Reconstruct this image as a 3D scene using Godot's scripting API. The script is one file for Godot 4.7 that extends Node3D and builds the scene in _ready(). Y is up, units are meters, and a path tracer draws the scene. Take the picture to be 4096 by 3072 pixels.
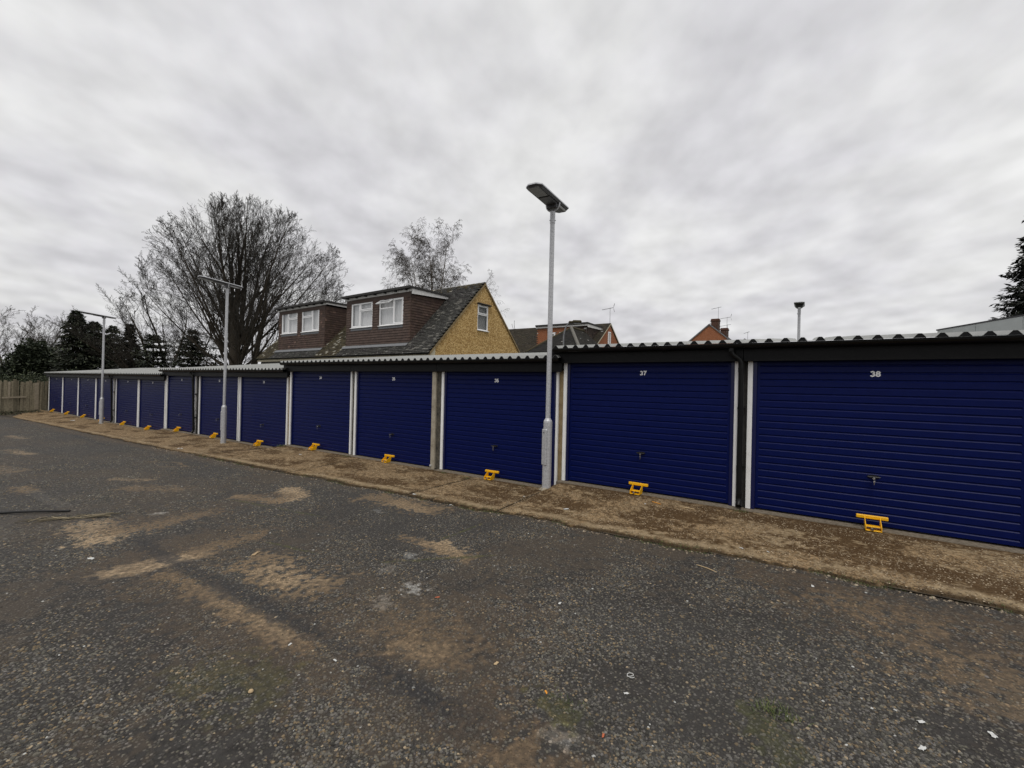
extends Node3D
# World: x runs along the row of garages (right is +), y is up, z points from the doors towards the camera; the door line is z = 0.

const CAM := Vector3(0.0, 1.56918, 6.83876)
const R := Vector3(0.834725, 0.023452, -0.550168)
const U := Vector3(-0.016916, 0.999713, 0.016950)
const F := Vector3(-0.550408, 0.004842, -0.834882)
const FPX := 1788.06

var M := {}
var rng := RandomNumberGenerator.new()
var used := {}

func _ready() -> void:
	rng.seed = 20240311
	set_view()
	make_materials()
	make_ground()
	make_garages()
	make_fence()
	make_main_house()
	make_far_houses()
	make_grey_building()
	make_trees()
	make_lamps()
	make_defenders()
	make_small_things()

# ---------------------------------------------------------------- camera, sky, sun

func set_view() -> void:
	var cam := Camera3D.new()
	cam.name = "camera"
	cam.transform = Transform3D(Basis(R, U, -F), CAM)
	cam.fov = rad_to_deg(2.0 * atan(1536.0 / FPX))
	cam.near = 0.05
	cam.far = 900.0
	add_child(cam)
	cam.current = true
	var env := Environment.new()
	env.background_mode = Environment.BG_SKY
	env.tonemap_mode = Environment.TONE_MAPPER_LINEAR
	env.tonemap_exposure = 1.0
	env.sdfgi_enabled = true
	env.ssao_enabled = true
	env.ssil_enabled = true
	var sky := Sky.new()
	var sm := PanoramaSkyMaterial.new()
	sm.panorama = ImageTexture.create_from_image(sky_image())
	sky.sky_material = sm
	env.sky = sky
	env.background_energy_multiplier = 1.0
	var we := WorldEnvironment.new()
	we.name = "world_environment"
	we.environment = env
	add_child(we)
	var sun := DirectionalLight3D.new()
	sun.name = "sun"
	sun.light_energy = 0.5
	sun.light_angular_distance = 24.0
	sun.light_color = Color(1.0, 0.985, 0.96)
	sun.shadow_enabled = true
	add_child(sun)
	sun.look_at_from_position(Vector3(5, 24, 11), Vector3.ZERO)

func sky_image() -> Image:
	# An overcast layer: streaky cloud looked at from below, laid out on a flat sheet high above.
	var w := 2048
	var h := 1024
	var n1 := FastNoiseLite.new()
	n1.noise_type = FastNoiseLite.TYPE_SIMPLEX_SMOOTH
	n1.seed = 11
	n1.frequency = 1.15
	n1.fractal_octaves = 5
	n1.fractal_gain = 0.52
	var n2 := FastNoiseLite.new()
	n2.noise_type = FastNoiseLite.TYPE_SIMPLEX_SMOOTH
	n2.seed = 5
	n2.frequency = 2.6
	n2.fractal_octaves = 5
	var n3 := FastNoiseLite.new()
	n3.noise_type = FastNoiseLite.TYPE_SIMPLEX_SMOOTH
	n3.seed = 77
	n3.frequency = 0.2
	n3.fractal_octaves = 2
	var data := PackedByteArray()
	data.resize(w * h * 3)
	var along := Vector2(-0.53, -0.848)
	var across := Vector2(0.848, -0.53)
	for j in h:
		var el: float = (0.5 - (j + 0.5) / h) * PI
		var sy := sin(el)
		var cy := cos(el)
		for i in w:
			var k := (j * w + i) * 3
			var v := 0.36
			var tint := 0.0
			if sy > 0.0:
				var az: float = ((i + 0.5) / w - 0.5) * TAU
				var s := 1.0 / (sy + 0.16)
				var p := Vector2(sin(az) * cy, -cos(az) * cy) * s
				var a := p.dot(along)
				var b := p.dot(across)
				var warp := n2.get_noise_2d(a * 0.5 + 9.0, b * 0.5)
				var c := n1.get_noise_2d(a * 0.85 + warp * 0.06, b * 1.05 + warp * 0.06)
				var d := n2.get_noise_2d(a * 1.3 + 31.0, b * 1.6)
				var e := n3.get_noise_2d(a, b)
				var hz := clampf(1.0 - sy / 0.35, 0.0, 1.0)
				v = 0.74 + 0.13 * c + 0.13 * d + 0.05 * e - 0.10 * hz * hz
				tint = clampf(0.5 - c * 1.2, 0.0, 1.0)
				v = clampf(v, 0.44, 0.92)
			var g := Color(v * (1.0 - 0.010 * tint), v * (1.0 - 0.016 * tint), v * (1.0 + 0.022 * tint)).linear_to_srgb()
			data[k] = int(g.r * 255.0)
			data[k + 1] = int(g.g * 255.0)
			data[k + 2] = int(g.b * 255.0)
	return Image.create_from_data(w, h, false, Image.FORMAT_RGB8, data)

func at(px: float, py: float, depth: float) -> Vector3:
	# A point of the photograph (4096 x 3072) at a given distance along the lens axis.
	return CAM + (F + R * ((px - 2048.0) / FPX) - U * ((py - 1536.0) / FPX)) * depth

# ---------------------------------------------------------------- helpers

func numbered(called: String) -> String:
	var n: int = used.get(called, 0)
	used[called] = n + 1
	return called if n == 0 else "%s_%03d" % [called, n]

func thing(called: String, label: String, category: String, pos := Vector3.ZERO, group := "") -> Node3D:
	var o := Node3D.new()
	o.name = numbered(called)
	add_child(o)
	o.position = pos
	tag(o, label, category, group)
	return o

func tag(o: Node, label: String, category: String, group := "") -> void:
	o.set_meta("label", label)
	o.set_meta("category", category)
	if group != "":
		o.set_meta("group", group)

func structure(o: Node) -> void:
	o.set_meta("kind", "structure")

func part(parent: Node, called: String, mesh: Mesh, mat: Material, pos := Vector3.ZERO) -> MeshInstance3D:
	var o := MeshInstance3D.new()
	o.name = numbered(called) if parent == self else called
	o.mesh = mesh
	o.material_override = mat
	o.position = pos
	parent.add_child(o, true)
	return o

func new_st() -> SurfaceTool:
	var st := SurfaceTool.new()
	st.begin(Mesh.PRIMITIVE_TRIANGLES)
	st.set_smooth_group(-1)
	return st

func done(st: SurfaceTool) -> ArrayMesh:
	st.generate_normals()
	return st.commit()

func quad(st: SurfaceTool, a: Vector3, b: Vector3, c: Vector3, d: Vector3) -> void:
	# clockwise seen from the front
	st.add_vertex(a); st.add_vertex(b); st.add_vertex(c)
	st.add_vertex(a); st.add_vertex(c); st.add_vertex(d)

func poly(st: SurfaceTool, pts: Array) -> void:
	for i in range(1, pts.size() - 1):
		st.add_vertex(pts[0]); st.add_vertex(pts[i]); st.add_vertex(pts[i + 1])

func box(st: SurfaceTool, c: Vector3, s: Vector3, b := Basis.IDENTITY) -> void:
	var h := s * 0.5
	for k in 3:
		for sg in [-1.0, 1.0]:
			var n := Vector3.ZERO
			n[k] = sg
			var up := Vector3.ZERO
			up[(k + 1) % 3] = 1.0
			var r := up.cross(n)
			var nn := b * (n * h)
			var uu := b * (up * h)
			var rr := b * (r * h)
			quad(st, c + nn - rr + uu, c + nn + rr + uu, c + nn + rr - uu, c + nn - rr - uu)

func box2(st: SurfaceTool, lo: Vector3, hi: Vector3) -> void:
	box(st, (lo + hi) * 0.5, hi - lo)

func soft_box(st: SurfaceTool, c: Vector3, s: Vector3, e: float, b := Basis.IDENTITY) -> void:
	# a box with chamfered edges
	var h := s * 0.5
	for k in 3:
		var k1 := (k + 1) % 3
		var k2 := (k + 2) % 3
		for sg in [-1.0, 1.0]:
			var n := Vector3.ZERO
			n[k] = sg
			var up := Vector3.ZERO
			up[k1] = 1.0
			var r := up.cross(n)
			var nn: Vector3 = n * h
			var uu: Vector3 = up * (h[k1] - e)
			var rr: Vector3 = r * (h[k2] - e)
			quad(st, c + b * (nn - rr + uu), c + b * (nn + rr + uu), c + b * (nn + rr - uu), c + b * (nn - rr - uu))
		for s1 in [-1.0, 1.0]:
			for s2 in [-1.0, 1.0]:
				# the edge parallel to axis k between faces k1 and k2
				var p1 := Vector3.ZERO
				p1[k1] = s1 * h[k1]; p1[k2] = s2 * (h[k2] - e)
				var p2 := Vector3.ZERO
				p2[k1] = s1 * (h[k1] - e); p2[k2] = s2 * h[k2]
				var ax := Vector3.ZERO
				ax[k] = h[k] - e
				var q := [p1 - ax, p1 + ax, p2 + ax, p2 - ax]
				if s1 * s2 > 0.0:
					q.reverse()
				quad(st, c + b * q[0], c + b * q[1], c + b * q[2], c + b * q[3])
	for sx in [-1.0, 1.0]:
		for sy in [-1.0, 1.0]:
			for sz in [-1.0, 1.0]:
				var a1 := Vector3(sx * h.x, sy * (h.y - e), sz * (h.z - e))
				var a2 := Vector3(sx * (h.x - e), sy * h.y, sz * (h.z - e))
				var a3 := Vector3(sx * (h.x - e), sy * (h.y - e), sz * h.z)
				if sx * sy * sz > 0.0:
					poly(st, [c + b * a1, c + b * a3, c + b * a2])
				else:
					poly(st, [c + b * a1, c + b * a2, c + b * a3])

func tube(st: SurfaceTool, path: Array, radii: Array, sides := 12, caps := true) -> void:
	# a tube along a path; radii one for each point
	var rings := []
	var prev_x := Vector3.ZERO
	for i in path.size():
		var d: Vector3
		if i == 0:
			d = path[1] - path[0]
		elif i == path.size() - 1:
			d = path[i] - path[i - 1]
		else:
			d = (path[i + 1] - path[i]).normalized() + (path[i] - path[i - 1]).normalized()
		d = d.normalized()
		var x := prev_x
		if x == Vector3.ZERO:
			x = d.cross(Vector3(0.31, 0.2, 0.93) if absf(d.y) > 0.9 else Vector3.UP).normalized()
		x = (x - d * x.dot(d)).normalized()
		prev_x = x
		var y := d.cross(x)
		var ring := []
		for k in sides:
			var a := TAU * k / sides
			ring.append(path[i] + (x * cos(a) + y * sin(a)) * radii[i])
		rings.append(ring)
	st.set_smooth_group(1)
	for i in path.size() - 1:
		for k in sides:
			var k2 := (k + 1) % sides
			quad(st, rings[i][k], rings[i + 1][k], rings[i + 1][k2], rings[i][k2])
	st.set_smooth_group(-1)
	if caps:
		var r0: Array = rings[0]
		poly(st, r0)
		var r1: Array = rings[-1].duplicate()
		r1.reverse()
		poly(st, r1)

func lathe(st: SurfaceTool, pts: Array, sides := 16, origin := Vector3.ZERO) -> void:
	# pts: Vector2(radius, height) from the bottom up
	for i in pts.size() - 1:
		st.set_smooth_group(1 + i)
		for k in sides:
			var a := TAU * k / sides
			var b := TAU * (k + 1) / sides
			var p: Vector2 = pts[i]
			var q: Vector2 = pts[i + 1]
			quad(st, origin + Vector3(cos(b) * p.x, p.y, sin(b) * p.x), origin + Vector3(cos(b) * q.x, q.y, sin(b) * q.x), origin + Vector3(cos(a) * q.x, q.y, sin(a) * q.x), origin + Vector3(cos(a) * p.x, p.y, sin(a) * p.x))
	st.set_smooth_group(-1)

func extrude(st: SurfaceTool, prof: Array, x0: float, x1: float, closed := true) -> void:
	# profile of Vector2(z, y), seen from +x anticlockwise in the z-y plane with z to the left; extruded along x
	var n := prof.size()
	for i in n if closed else n - 1:
		var p: Vector2 = prof[i]
		var q: Vector2 = prof[(i + 1) % n]
		quad(st, Vector3(x0, p.y, p.x), Vector3(x0, q.y, q.x), Vector3(x1, q.y, q.x), Vector3(x1, p.y, p.x))
	if closed:
		var a := []
		var b := []
		for p in prof:
			a.append(Vector3(x0, p.y, p.x))
			b.append(Vector3(x1, p.y, p.x))
		a.reverse()
		poly(st, a)
		poly(st, b)

# ---------------------------------------------------------------- materials

func lin(r: float, g: float, b: float) -> Color:
	return Color(r, g, b).linear_to_srgb()

func mat(c: Color, rough := 0.8, metal := 0.0, spec := 0.5) -> StandardMaterial3D:
	var m := StandardMaterial3D.new()
	m.albedo_color = c
	m.roughness = rough
	m.metallic = metal
	m.metallic_specular = spec
	m.cull_mode = BaseMaterial3D.CULL_DISABLED
	return m

func noise(size: int, freq: float, seed_: int, octaves := 4, type := FastNoiseLite.TYPE_SIMPLEX_SMOOTH, ret := -1) -> PackedByteArray:
	var n := FastNoiseLite.new()
	n.noise_type = type
	n.seed = seed_
	n.frequency = freq
	if octaves <= 1:
		n.fractal_type = FastNoiseLite.FRACTAL_NONE
	n.fractal_octaves = octaves
	if ret >= 0:
		n.cellular_return_type = ret
	var im := n.get_seamless_image(size, size)
	im.convert(Image.FORMAT_L8)
	return im.get_data()

func rgb_tex(size_x: int, size_y: int, data: PackedByteArray) -> ImageTexture:
	return ImageTexture.create_from_image(Image.create_from_data(size_x, size_y, false, Image.FORMAT_RGB8, data))

func l_tex(size: int, data: PackedByteArray) -> ImageTexture:
	return ImageTexture.create_from_image(Image.create_from_data(size, size, false, Image.FORMAT_L8, data))

func ramp_tex(size: int, src: PackedByteArray, colors: Array) -> ImageTexture:
	# linear colours along an even ramp
	var lut := PackedByteArray()
	lut.resize(768)
	for i in 256:
		var t: float = i / 255.0 * (colors.size() - 1)
		var k := mini(int(t), colors.size() - 2)
		var c: Color = (colors[k] as Color).lerp(colors[k + 1], t - k).linear_to_srgb()
		lut[i * 3] = int(c.r * 255); lut[i * 3 + 1] = int(c.g * 255); lut[i * 3 + 2] = int(c.b * 255)
	var d := PackedByteArray()
	d.resize(size * size * 3)
	for i in size * size:
		var s := src[i] * 3
		d[i * 3] = lut[s]; d[i * 3 + 1] = lut[s + 1]; d[i * 3 + 2] = lut[s + 2]
	return rgb_tex(size, size, d)

func blend(a: PackedByteArray, b: PackedByteArray, t: float) -> PackedByteArray:
	var o := a.duplicate()
	for i in a.size():
		o[i] = int(a[i] * (1.0 - t) + b[i] * t)
	return o

func tri(m: StandardMaterial3D, metres: float, tex: Texture2D = null, height: Texture2D = null, cm := 0.0) -> StandardMaterial3D:
	m.uv1_triplanar = true
	m.uv1_world_triplanar = true
	m.uv1_scale = Vector3.ONE / metres
	m.uv1_triplanar_sharpness = 4.0
	if tex:
		m.albedo_texture = tex
	if height:
		m.heightmap_enabled = true
		m.heightmap_texture = height
		m.heightmap_scale = cm
	return m

func make_materials() -> void:
	var W := Color(1, 1, 1)
	var fine := noise(512, 0.09, 3, 3)
	var mid := noise(512, 0.02, 4, 5)
	var coarse := noise(512, 0.008, 6, 5)
	var cell := noise(512, 0.06, 8, 1, FastNoiseLite.TYPE_CELLULAR, FastNoiseLite.RETURN_CELL_VALUE)
	var celld := noise(512, 0.06, 8, 1, FastNoiseLite.TYPE_CELLULAR, FastNoiseLite.RETURN_DISTANCE)
	M.t_fine = l_tex(512, fine)
	M.t_mid = l_tex(512, mid)
	# doors: dark blue gloss paint, faintly uneven
	M.blue = tri(mat(W, 0.4, 0.0, 0.27), 1.7, ramp_tex(512, blend(mid, fine, 0.3), [Color(0.0009, 0.0045, 0.054), Color(0.0012, 0.0055, 0.062), Color(0.0016, 0.0066, 0.072)]), M.t_mid, 0.06)
	M.blue_frame = tri(mat(lin(0.0028, 0.0055, 0.055), 0.35), 1.0)
	M.white = tri(mat(W, 0.5), 0.9, ramp_tex(512, blend(coarse, fine, 0.35), [Color(0.68, 0.675, 0.65), Color(0.82, 0.82, 0.805), Color(0.86, 0.86, 0.85), Color(0.86, 0.86, 0.85)]))
	M.upvc = mat(lin(0.82, 0.82, 0.82), 0.35)
	M.black = tri(mat(W, 0.5, 0.0, 0.3), 1.1, ramp_tex(512, blend(mid, fine, 0.4), [Color(0.004, 0.004, 0.0045), Color(0.006, 0.006, 0.0065), Color(0.010, 0.010, 0.0105)]), M.t_fine, 0.05)
	M.black_pipe = tri(mat(W, 0.4, 0.0, 0.35), 0.7, ramp_tex(512, mid, [Color(0.003, 0.003, 0.003), Color(0.005, 0.005, 0.005), Color(0.009, 0.009, 0.0085)]))
	M.number = mat(lin(0.85, 0.85, 0.86), 0.45)
	M.handle = mat(lin(0.008, 0.008, 0.01), 0.35)
	M.chrome = mat(lin(0.75, 0.75, 0.75), 0.18, 1.0)
	M.yellow = tri(mat(W, 0.4), 0.35, ramp_tex(512, blend(mid, fine, 0.4), [Color(0.72, 0.34, 0.004), Color(0.86, 0.46, 0.006), Color(0.90, 0.51, 0.010)]))
	# roofs: weathered grey sheets
	M.sheet = tri(mat(W, 0.55), 1.6, ramp_tex(512, blend(coarse, fine, 0.45), [Color(0.20, 0.205, 0.195), Color(0.31, 0.315, 0.30), Color(0.42, 0.42, 0.40)]))
	# galvanised steel
	M.galv = tri(mat(W, 0.4, 0.2), 0.35, ramp_tex(512, blend(cell, mid, 0.55), [Color(0.27, 0.275, 0.29), Color(0.42, 0.425, 0.44), Color(0.52, 0.525, 0.54), Color(0.68, 0.68, 0.68)]), M.t_fine, 0.08)
	M.lamp_head = tri(mat(W, 0.4), 0.6, ramp_tex(512, mid, [Color(0.05, 0.05, 0.055), Color(0.08, 0.08, 0.085)]))
	M.lamp_top = mat(lin(0.62, 0.63, 0.65), 0.35, 0.2)
	M.lamp_lens = tri(mat(W, 0.3), 0.12, ramp_tex(512, cell, [Color(0.04, 0.04, 0.045), Color(0.12, 0.12, 0.12), Color(0.3, 0.3, 0.28)]))
	# concrete posts, several states
	M.ochre = tri(mat(W, 0.9), 0.8, ramp_tex(512, blend(coarse, fine, 0.4), [Color(0.10, 0.065, 0.03), Color(0.22, 0.155, 0.075), Color(0.30, 0.225, 0.12), Color(0.36, 0.29, 0.18)]), M.t_fine, 0.3)
	M.pale_conc = tri(mat(W, 0.9), 0.8, ramp_tex(512, blend(coarse, fine, 0.4), [Color(0.15, 0.13, 0.09), Color(0.34, 0.30, 0.23), Color(0.46, 0.43, 0.35)]), M.t_fine, 0.3)
	M.dirty_conc = tri(mat(W, 0.9), 0.7, ramp_tex(512, blend(coarse, mid, 0.5), [Color(0.018, 0.017, 0.016), Color(0.04, 0.036, 0.03), Color(0.09, 0.08, 0.06), Color(0.17, 0.15, 0.11)]), M.t_fine, 0.3)
	M.black_conc = tri(mat(W, 0.85), 0.6, ramp_tex(512, blend(coarse, fine, 0.5), [Color(0.007, 0.0065, 0.006), Color(0.012, 0.011, 0.010), Color(0.026, 0.024, 0.02), Color(0.07, 0.063, 0.052)]), M.t_fine, 0.3)
	M.wall = tri(mat(W, 0.9), 1.3, ramp_tex(512, blend(coarse, fine, 0.4), [Color(0.16, 0.15, 0.13), Color(0.26, 0.245, 0.22)]), M.t_fine, 0.3)
	# house
	M.dash = tri(mat(W, 0.95), 1.5, dash_tex(cell, mid, fine), l_tex(512, celld), 1.5)
	M.cream = tri(mat(W, 0.7), 1.0, ramp_tex(512, mid, [Color(0.5, 0.44, 0.30), Color(0.62, 0.57, 0.42)]))
	M.hung_a = tri(mat(W, 0.75), 0.9, ramp_tex(512, blend(mid, fine, 0.5), [Color(0.046, 0.028, 0.021), Color(0.074, 0.046, 0.035), Color(0.10, 0.065, 0.050)]))
	M.hung_b = tri(mat(W, 0.75), 0.9, ramp_tex(512, blend(mid, fine, 0.5), [Color(0.050, 0.031, 0.024), Color(0.083, 0.053, 0.041), Color(0.112, 0.074, 0.058)]))
	M.hung_c = tri(mat(W, 0.75), 0.9, ramp_tex(512, blend(mid, fine, 0.5), [Color(0.038, 0.023, 0.018), Color(0.060, 0.038, 0.029), Color(0.085, 0.055, 0.043)]))
	M.tile_v = tri(mat(W, 0.9), 0.5, ramp_tex(512, blend(mid, fine, 0.6), [Color(0.45, 0.45, 0.45), Color(0.9, 0.9, 0.9), Color(1, 1, 1)]))
	M.tile_v.vertex_color_use_as_albedo = true
	M.tile_dark = tri(mat(W, 0.9), 0.4, ramp_tex(512, blend(mid, fine, 0.6), [Color(0.012, 0.012, 0.011), Color(0.035, 0.034, 0.03), Color(0.08, 0.077, 0.068)]))
	M.tile_lichen = tri(mat(W, 0.9), 0.4, ramp_tex(512, blend(mid, fine, 0.6), [Color(0.02, 0.02, 0.018), Color(0.06, 0.058, 0.05), Color(0.20, 0.19, 0.165), Color(0.45, 0.44, 0.40)]))
	M.tile_moss = tri(mat(W, 0.95), 0.4, ramp_tex(512, blend(mid, fine, 0.6), [Color(0.018, 0.016, 0.008), Color(0.045, 0.037, 0.017), Color(0.085, 0.07, 0.035)]))
	M.lead = tri(mat(W, 0.6, 0.0), 0.7, ramp_tex(512, mid, [Color(0.09, 0.095, 0.105), Color(0.16, 0.165, 0.175), Color(0.25, 0.255, 0.26)]))
	M.felt = tri(mat(W, 0.9), 0.9, ramp_tex(512, mid, [Color(0.022, 0.021, 0.02), Color(0.04, 0.038, 0.036)]))
	M.old_white = tri(mat(W, 0.7), 0.6, ramp_tex(512, blend(coarse, fine, 0.5), [Color(0.28, 0.27, 0.25), Color(0.62, 0.61, 0.59), Color(0.74, 0.73, 0.71), Color(0.76, 0.76, 0.74)]))
	M.glass = mat(Color(0.9, 0.93, 0.95, 0.12), 0.03)
	M.glass.transparency = BaseMaterial3D.TRANSPARENCY_ALPHA
	M.curtain = mat(lin(0.62, 0.62, 0.62), 0.9)
	M.curtain.backlight_enabled = true
	M.curtain.backlight = Color(0.3, 0.3, 0.3)
	M.curtain_grey = mat(lin(0.20, 0.195, 0.185), 0.9)
	M.room = mat(lin(0.10, 0.095, 0.09), 0.9)
	M.brick = tri(mat(W, 0.9), 0.7, ramp_tex(512, blend(cell, fine, 0.4), [Color(0.14, 0.045, 0.02), Color(0.30, 0.10, 0.04), Color(0.42, 0.16, 0.07), Color(0.50, 0.23, 0.12)]))
	M.mortar = tri(mat(W, 0.95), 0.7, ramp_tex(512, fine, [Color(0.16, 0.14, 0.12), Color(0.27, 0.24, 0.21)]))
	M.soot_brick = tri(mat(W, 0.9), 0.7, ramp_tex(512, blend(cell, fine, 0.4), [Color(0.03, 0.016, 0.012), Color(0.085, 0.036, 0.022), Color(0.15, 0.07, 0.045)]))
	M.clad = tri(mat(W, 0.6), 2.0, ramp_tex(512, blend(coarse, fine, 0.3), [Color(0.44, 0.47, 0.47), Color(0.52, 0.55, 0.55)]))
	M.metal_dark = mat(lin(0.05, 0.05, 0.055), 0.5, 0.4)
	# plants
	M.bark = tri(mat(W, 0.95), 0.8, ramp_tex(512, blend(mid, fine, 0.4), [Color(0.022, 0.017, 0.012), Color(0.055, 0.043, 0.030), Color(0.10, 0.08, 0.058)]), M.t_fine, 1.0)
	M.bark_warm = tri(mat(W, 0.95), 0.9, ramp_tex(512, blend(mid, coarse, 0.4), [Color(0.045, 0.032, 0.021), Color(0.11, 0.078, 0.05), Color(0.18, 0.13, 0.085)]), M.t_mid, 3.0)
	M.twig = mat(lin(0.030, 0.026, 0.020), 0.95)
	M.twig_pale = mat(lin(0.055, 0.045, 0.036), 0.95)
	M.birch = tri(mat(W, 0.9), 0.7, ramp_tex(512, blend(mid, fine, 0.3), [Color(0.04, 0.032, 0.025), Color(0.15, 0.12, 0.09), Color(0.28, 0.24, 0.19)]))
	M.leaf = mat(W, 0.75)
	M.leaf.vertex_color_use_as_albedo = true
	M.leaf.backlight_enabled = true
	M.leaf.backlight = Color(0.2, 0.2, 0.15)
	# fence
	M.fence_a = tri(mat(W, 0.95), 0.55, wood_tex(31, Color(0.11, 0.092, 0.06), Color(0.37, 0.32, 0.22)))
	M.fence_b = tri(mat(W, 0.95), 0.55, wood_tex(32, Color(0.07, 0.06, 0.038), Color(0.25, 0.215, 0.145)))
	M.fence_c = tri(mat(W, 0.95), 0.55, wood_tex(33, Color(0.20, 0.165, 0.115), Color(0.42, 0.36, 0.27)))
	M.dirt = tri(mat(W, 0.98), 1.9, ramp_tex(512, blend(mid, fine, 0.5), [Color(0.018, 0.014, 0.009), Color(0.05, 0.038, 0.024), Color(0.10, 0.08, 0.055)]), M.t_mid, 3.0)
	M.earth = tri(mat(W, 0.98), 6.0, ramp_tex(512, blend(mid, fine, 0.4), [Color(0.022, 0.026, 0.012), Color(0.05, 0.055, 0.025), Color(0.075, 0.08, 0.04)]))
	# litter and loose stone
	M.paper = mat(lin(0.55, 0.55, 0.53), 0.8)
	M.tan_scrap = mat(lin(0.45, 0.33, 0.19), 0.85)
	M.orange = mat(lin(0.72, 0.30, 0.03), 0.7)
	M.red_scrap = mat(lin(0.45, 0.12, 0.05), 0.8)
	M.rubber = mat(lin(0.012, 0.012, 0.012), 0.7)
	M.chip = mat(W, 0.8)
	M.chip.vertex_color_use_as_albedo = true
	asphalt_materials()

func dash_tex(cell: PackedByteArray, mid: PackedByteArray, fine: PackedByteArray) -> ImageTexture:
	var big := noise(512, 0.055, 21, 2)
	var cols := [Color(0.13, 0.062, 0.014), Color(0.36, 0.215, 0.07), Color(0.64, 0.435, 0.175), Color(0.88, 0.72, 0.44)]
	var src := PackedByteArray()
	src.resize(512 * 512)
	for i in 512 * 512:
		src[i] = clampi(int(0.42 * cell[i] + 0.75 * big[i] - 0.22 * 128 + 0.1 * (mid[i] - 128) + 0.12 * (fine[i] - 128)), 0, 255)
	return ramp_tex(512, src, cols)

func wood_tex(seed_: int, a: Color, b: Color) -> ImageTexture:
	# grain running upright
	var n := FastNoiseLite.new()
	n.seed = seed_
	n.frequency = 0.05
	n.fractal_octaves = 4
	var big := noise(256, 0.015, seed_ + 9, 3)
	var src := PackedByteArray()
	src.resize(256 * 256)
	for y in 256:
		for x in 256:
			var fold := absf(y - 128.0)
			var v := n.get_noise_2d(x * 2.2, fold * 0.12) * 0.5 + 0.5
			src[y * 256 + x] = clampi(int(255.0 * (0.55 * v + 0.45 * big[y * 256 + x] / 255.0)), 0, 255)
	return ramp_tex(256, src, [a, a.lerp(b, 0.45), b])

# ---------------------------------------------------------------- ground

const FLOORS := [-0.448, -0.307, -0.158, -0.009]
const STEPS := [-20.25, -12.05, -3.56]
const STEP_W := [1.2, 0.8, 0.34]
const NEAR := Rect2(-15.0, 1.7, 24.0, 6.9)   # x, z, width, depth of the tarmac close by
const FAR := Rect2(-39.0, 1.7, 24.0, 6.9)
const STRIP := Rect2(-38.4, 0.1, 41.8, 1.85)
var stain_near: Image
var stain_far: Image
var ground_noise := FastNoiseLite.new()

func base_y(x: float) -> float:
	var xs := [-80.0, -40.0, -28.0, -15.5, -7.7, 0.0, 8.0, 60.0]
	var ys := [-1.1, -0.62, -0.45, -0.3, -0.16, 0.0, 0.12, 0.5]
	for i in xs.size() - 1:
		if x <= xs[i + 1]:
			return lerpf(ys[i], ys[i + 1], clampf((x - xs[i]) / (xs[i + 1] - xs[i]), 0.0, 1.0))
	return 0.5

func door_line_y(x: float) -> float:
	var y: float = FLOORS[0]
	for i in 3:
		y = lerpf(y, FLOORS[i + 1], smoothstep(STEPS[i] - STEP_W[i] * 0.5, STEPS[i] + STEP_W[i] * 0.5, x))
	return y

func tarmac_y(x: float, z: float) -> float:
	return base_y(x) - 0.085 + 0.022 * ground_noise.get_noise_2d(x * 4.0, z * 4.0) + 0.006 * ground_noise.get_noise_2d(x * 16.0, z * 16.0)

func apron_y(x: float, z: float) -> float:
	var t := clampf(z / 1.85, 0.0, 1.0)
	return lerpf(door_line_y(x) - 0.012, base_y(x) - 0.055, smoothstep(0.0, 1.0, t)) + 0.008 * ground_noise.get_noise_2d(x * 9.0, z * 9.0)

func ground_y(x: float, z: float) -> float:
	return apron_y(x, z) if z < apron_edge(x) else tarmac_y(x, z)

func apron_edge(x: float) -> float:
	return 1.85 + 0.09 * ground_noise.get_noise_2d(x * 14.0, 40.0) + 0.05 * ground_noise.get_noise_2d(x * 70.0, 90.0)

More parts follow.
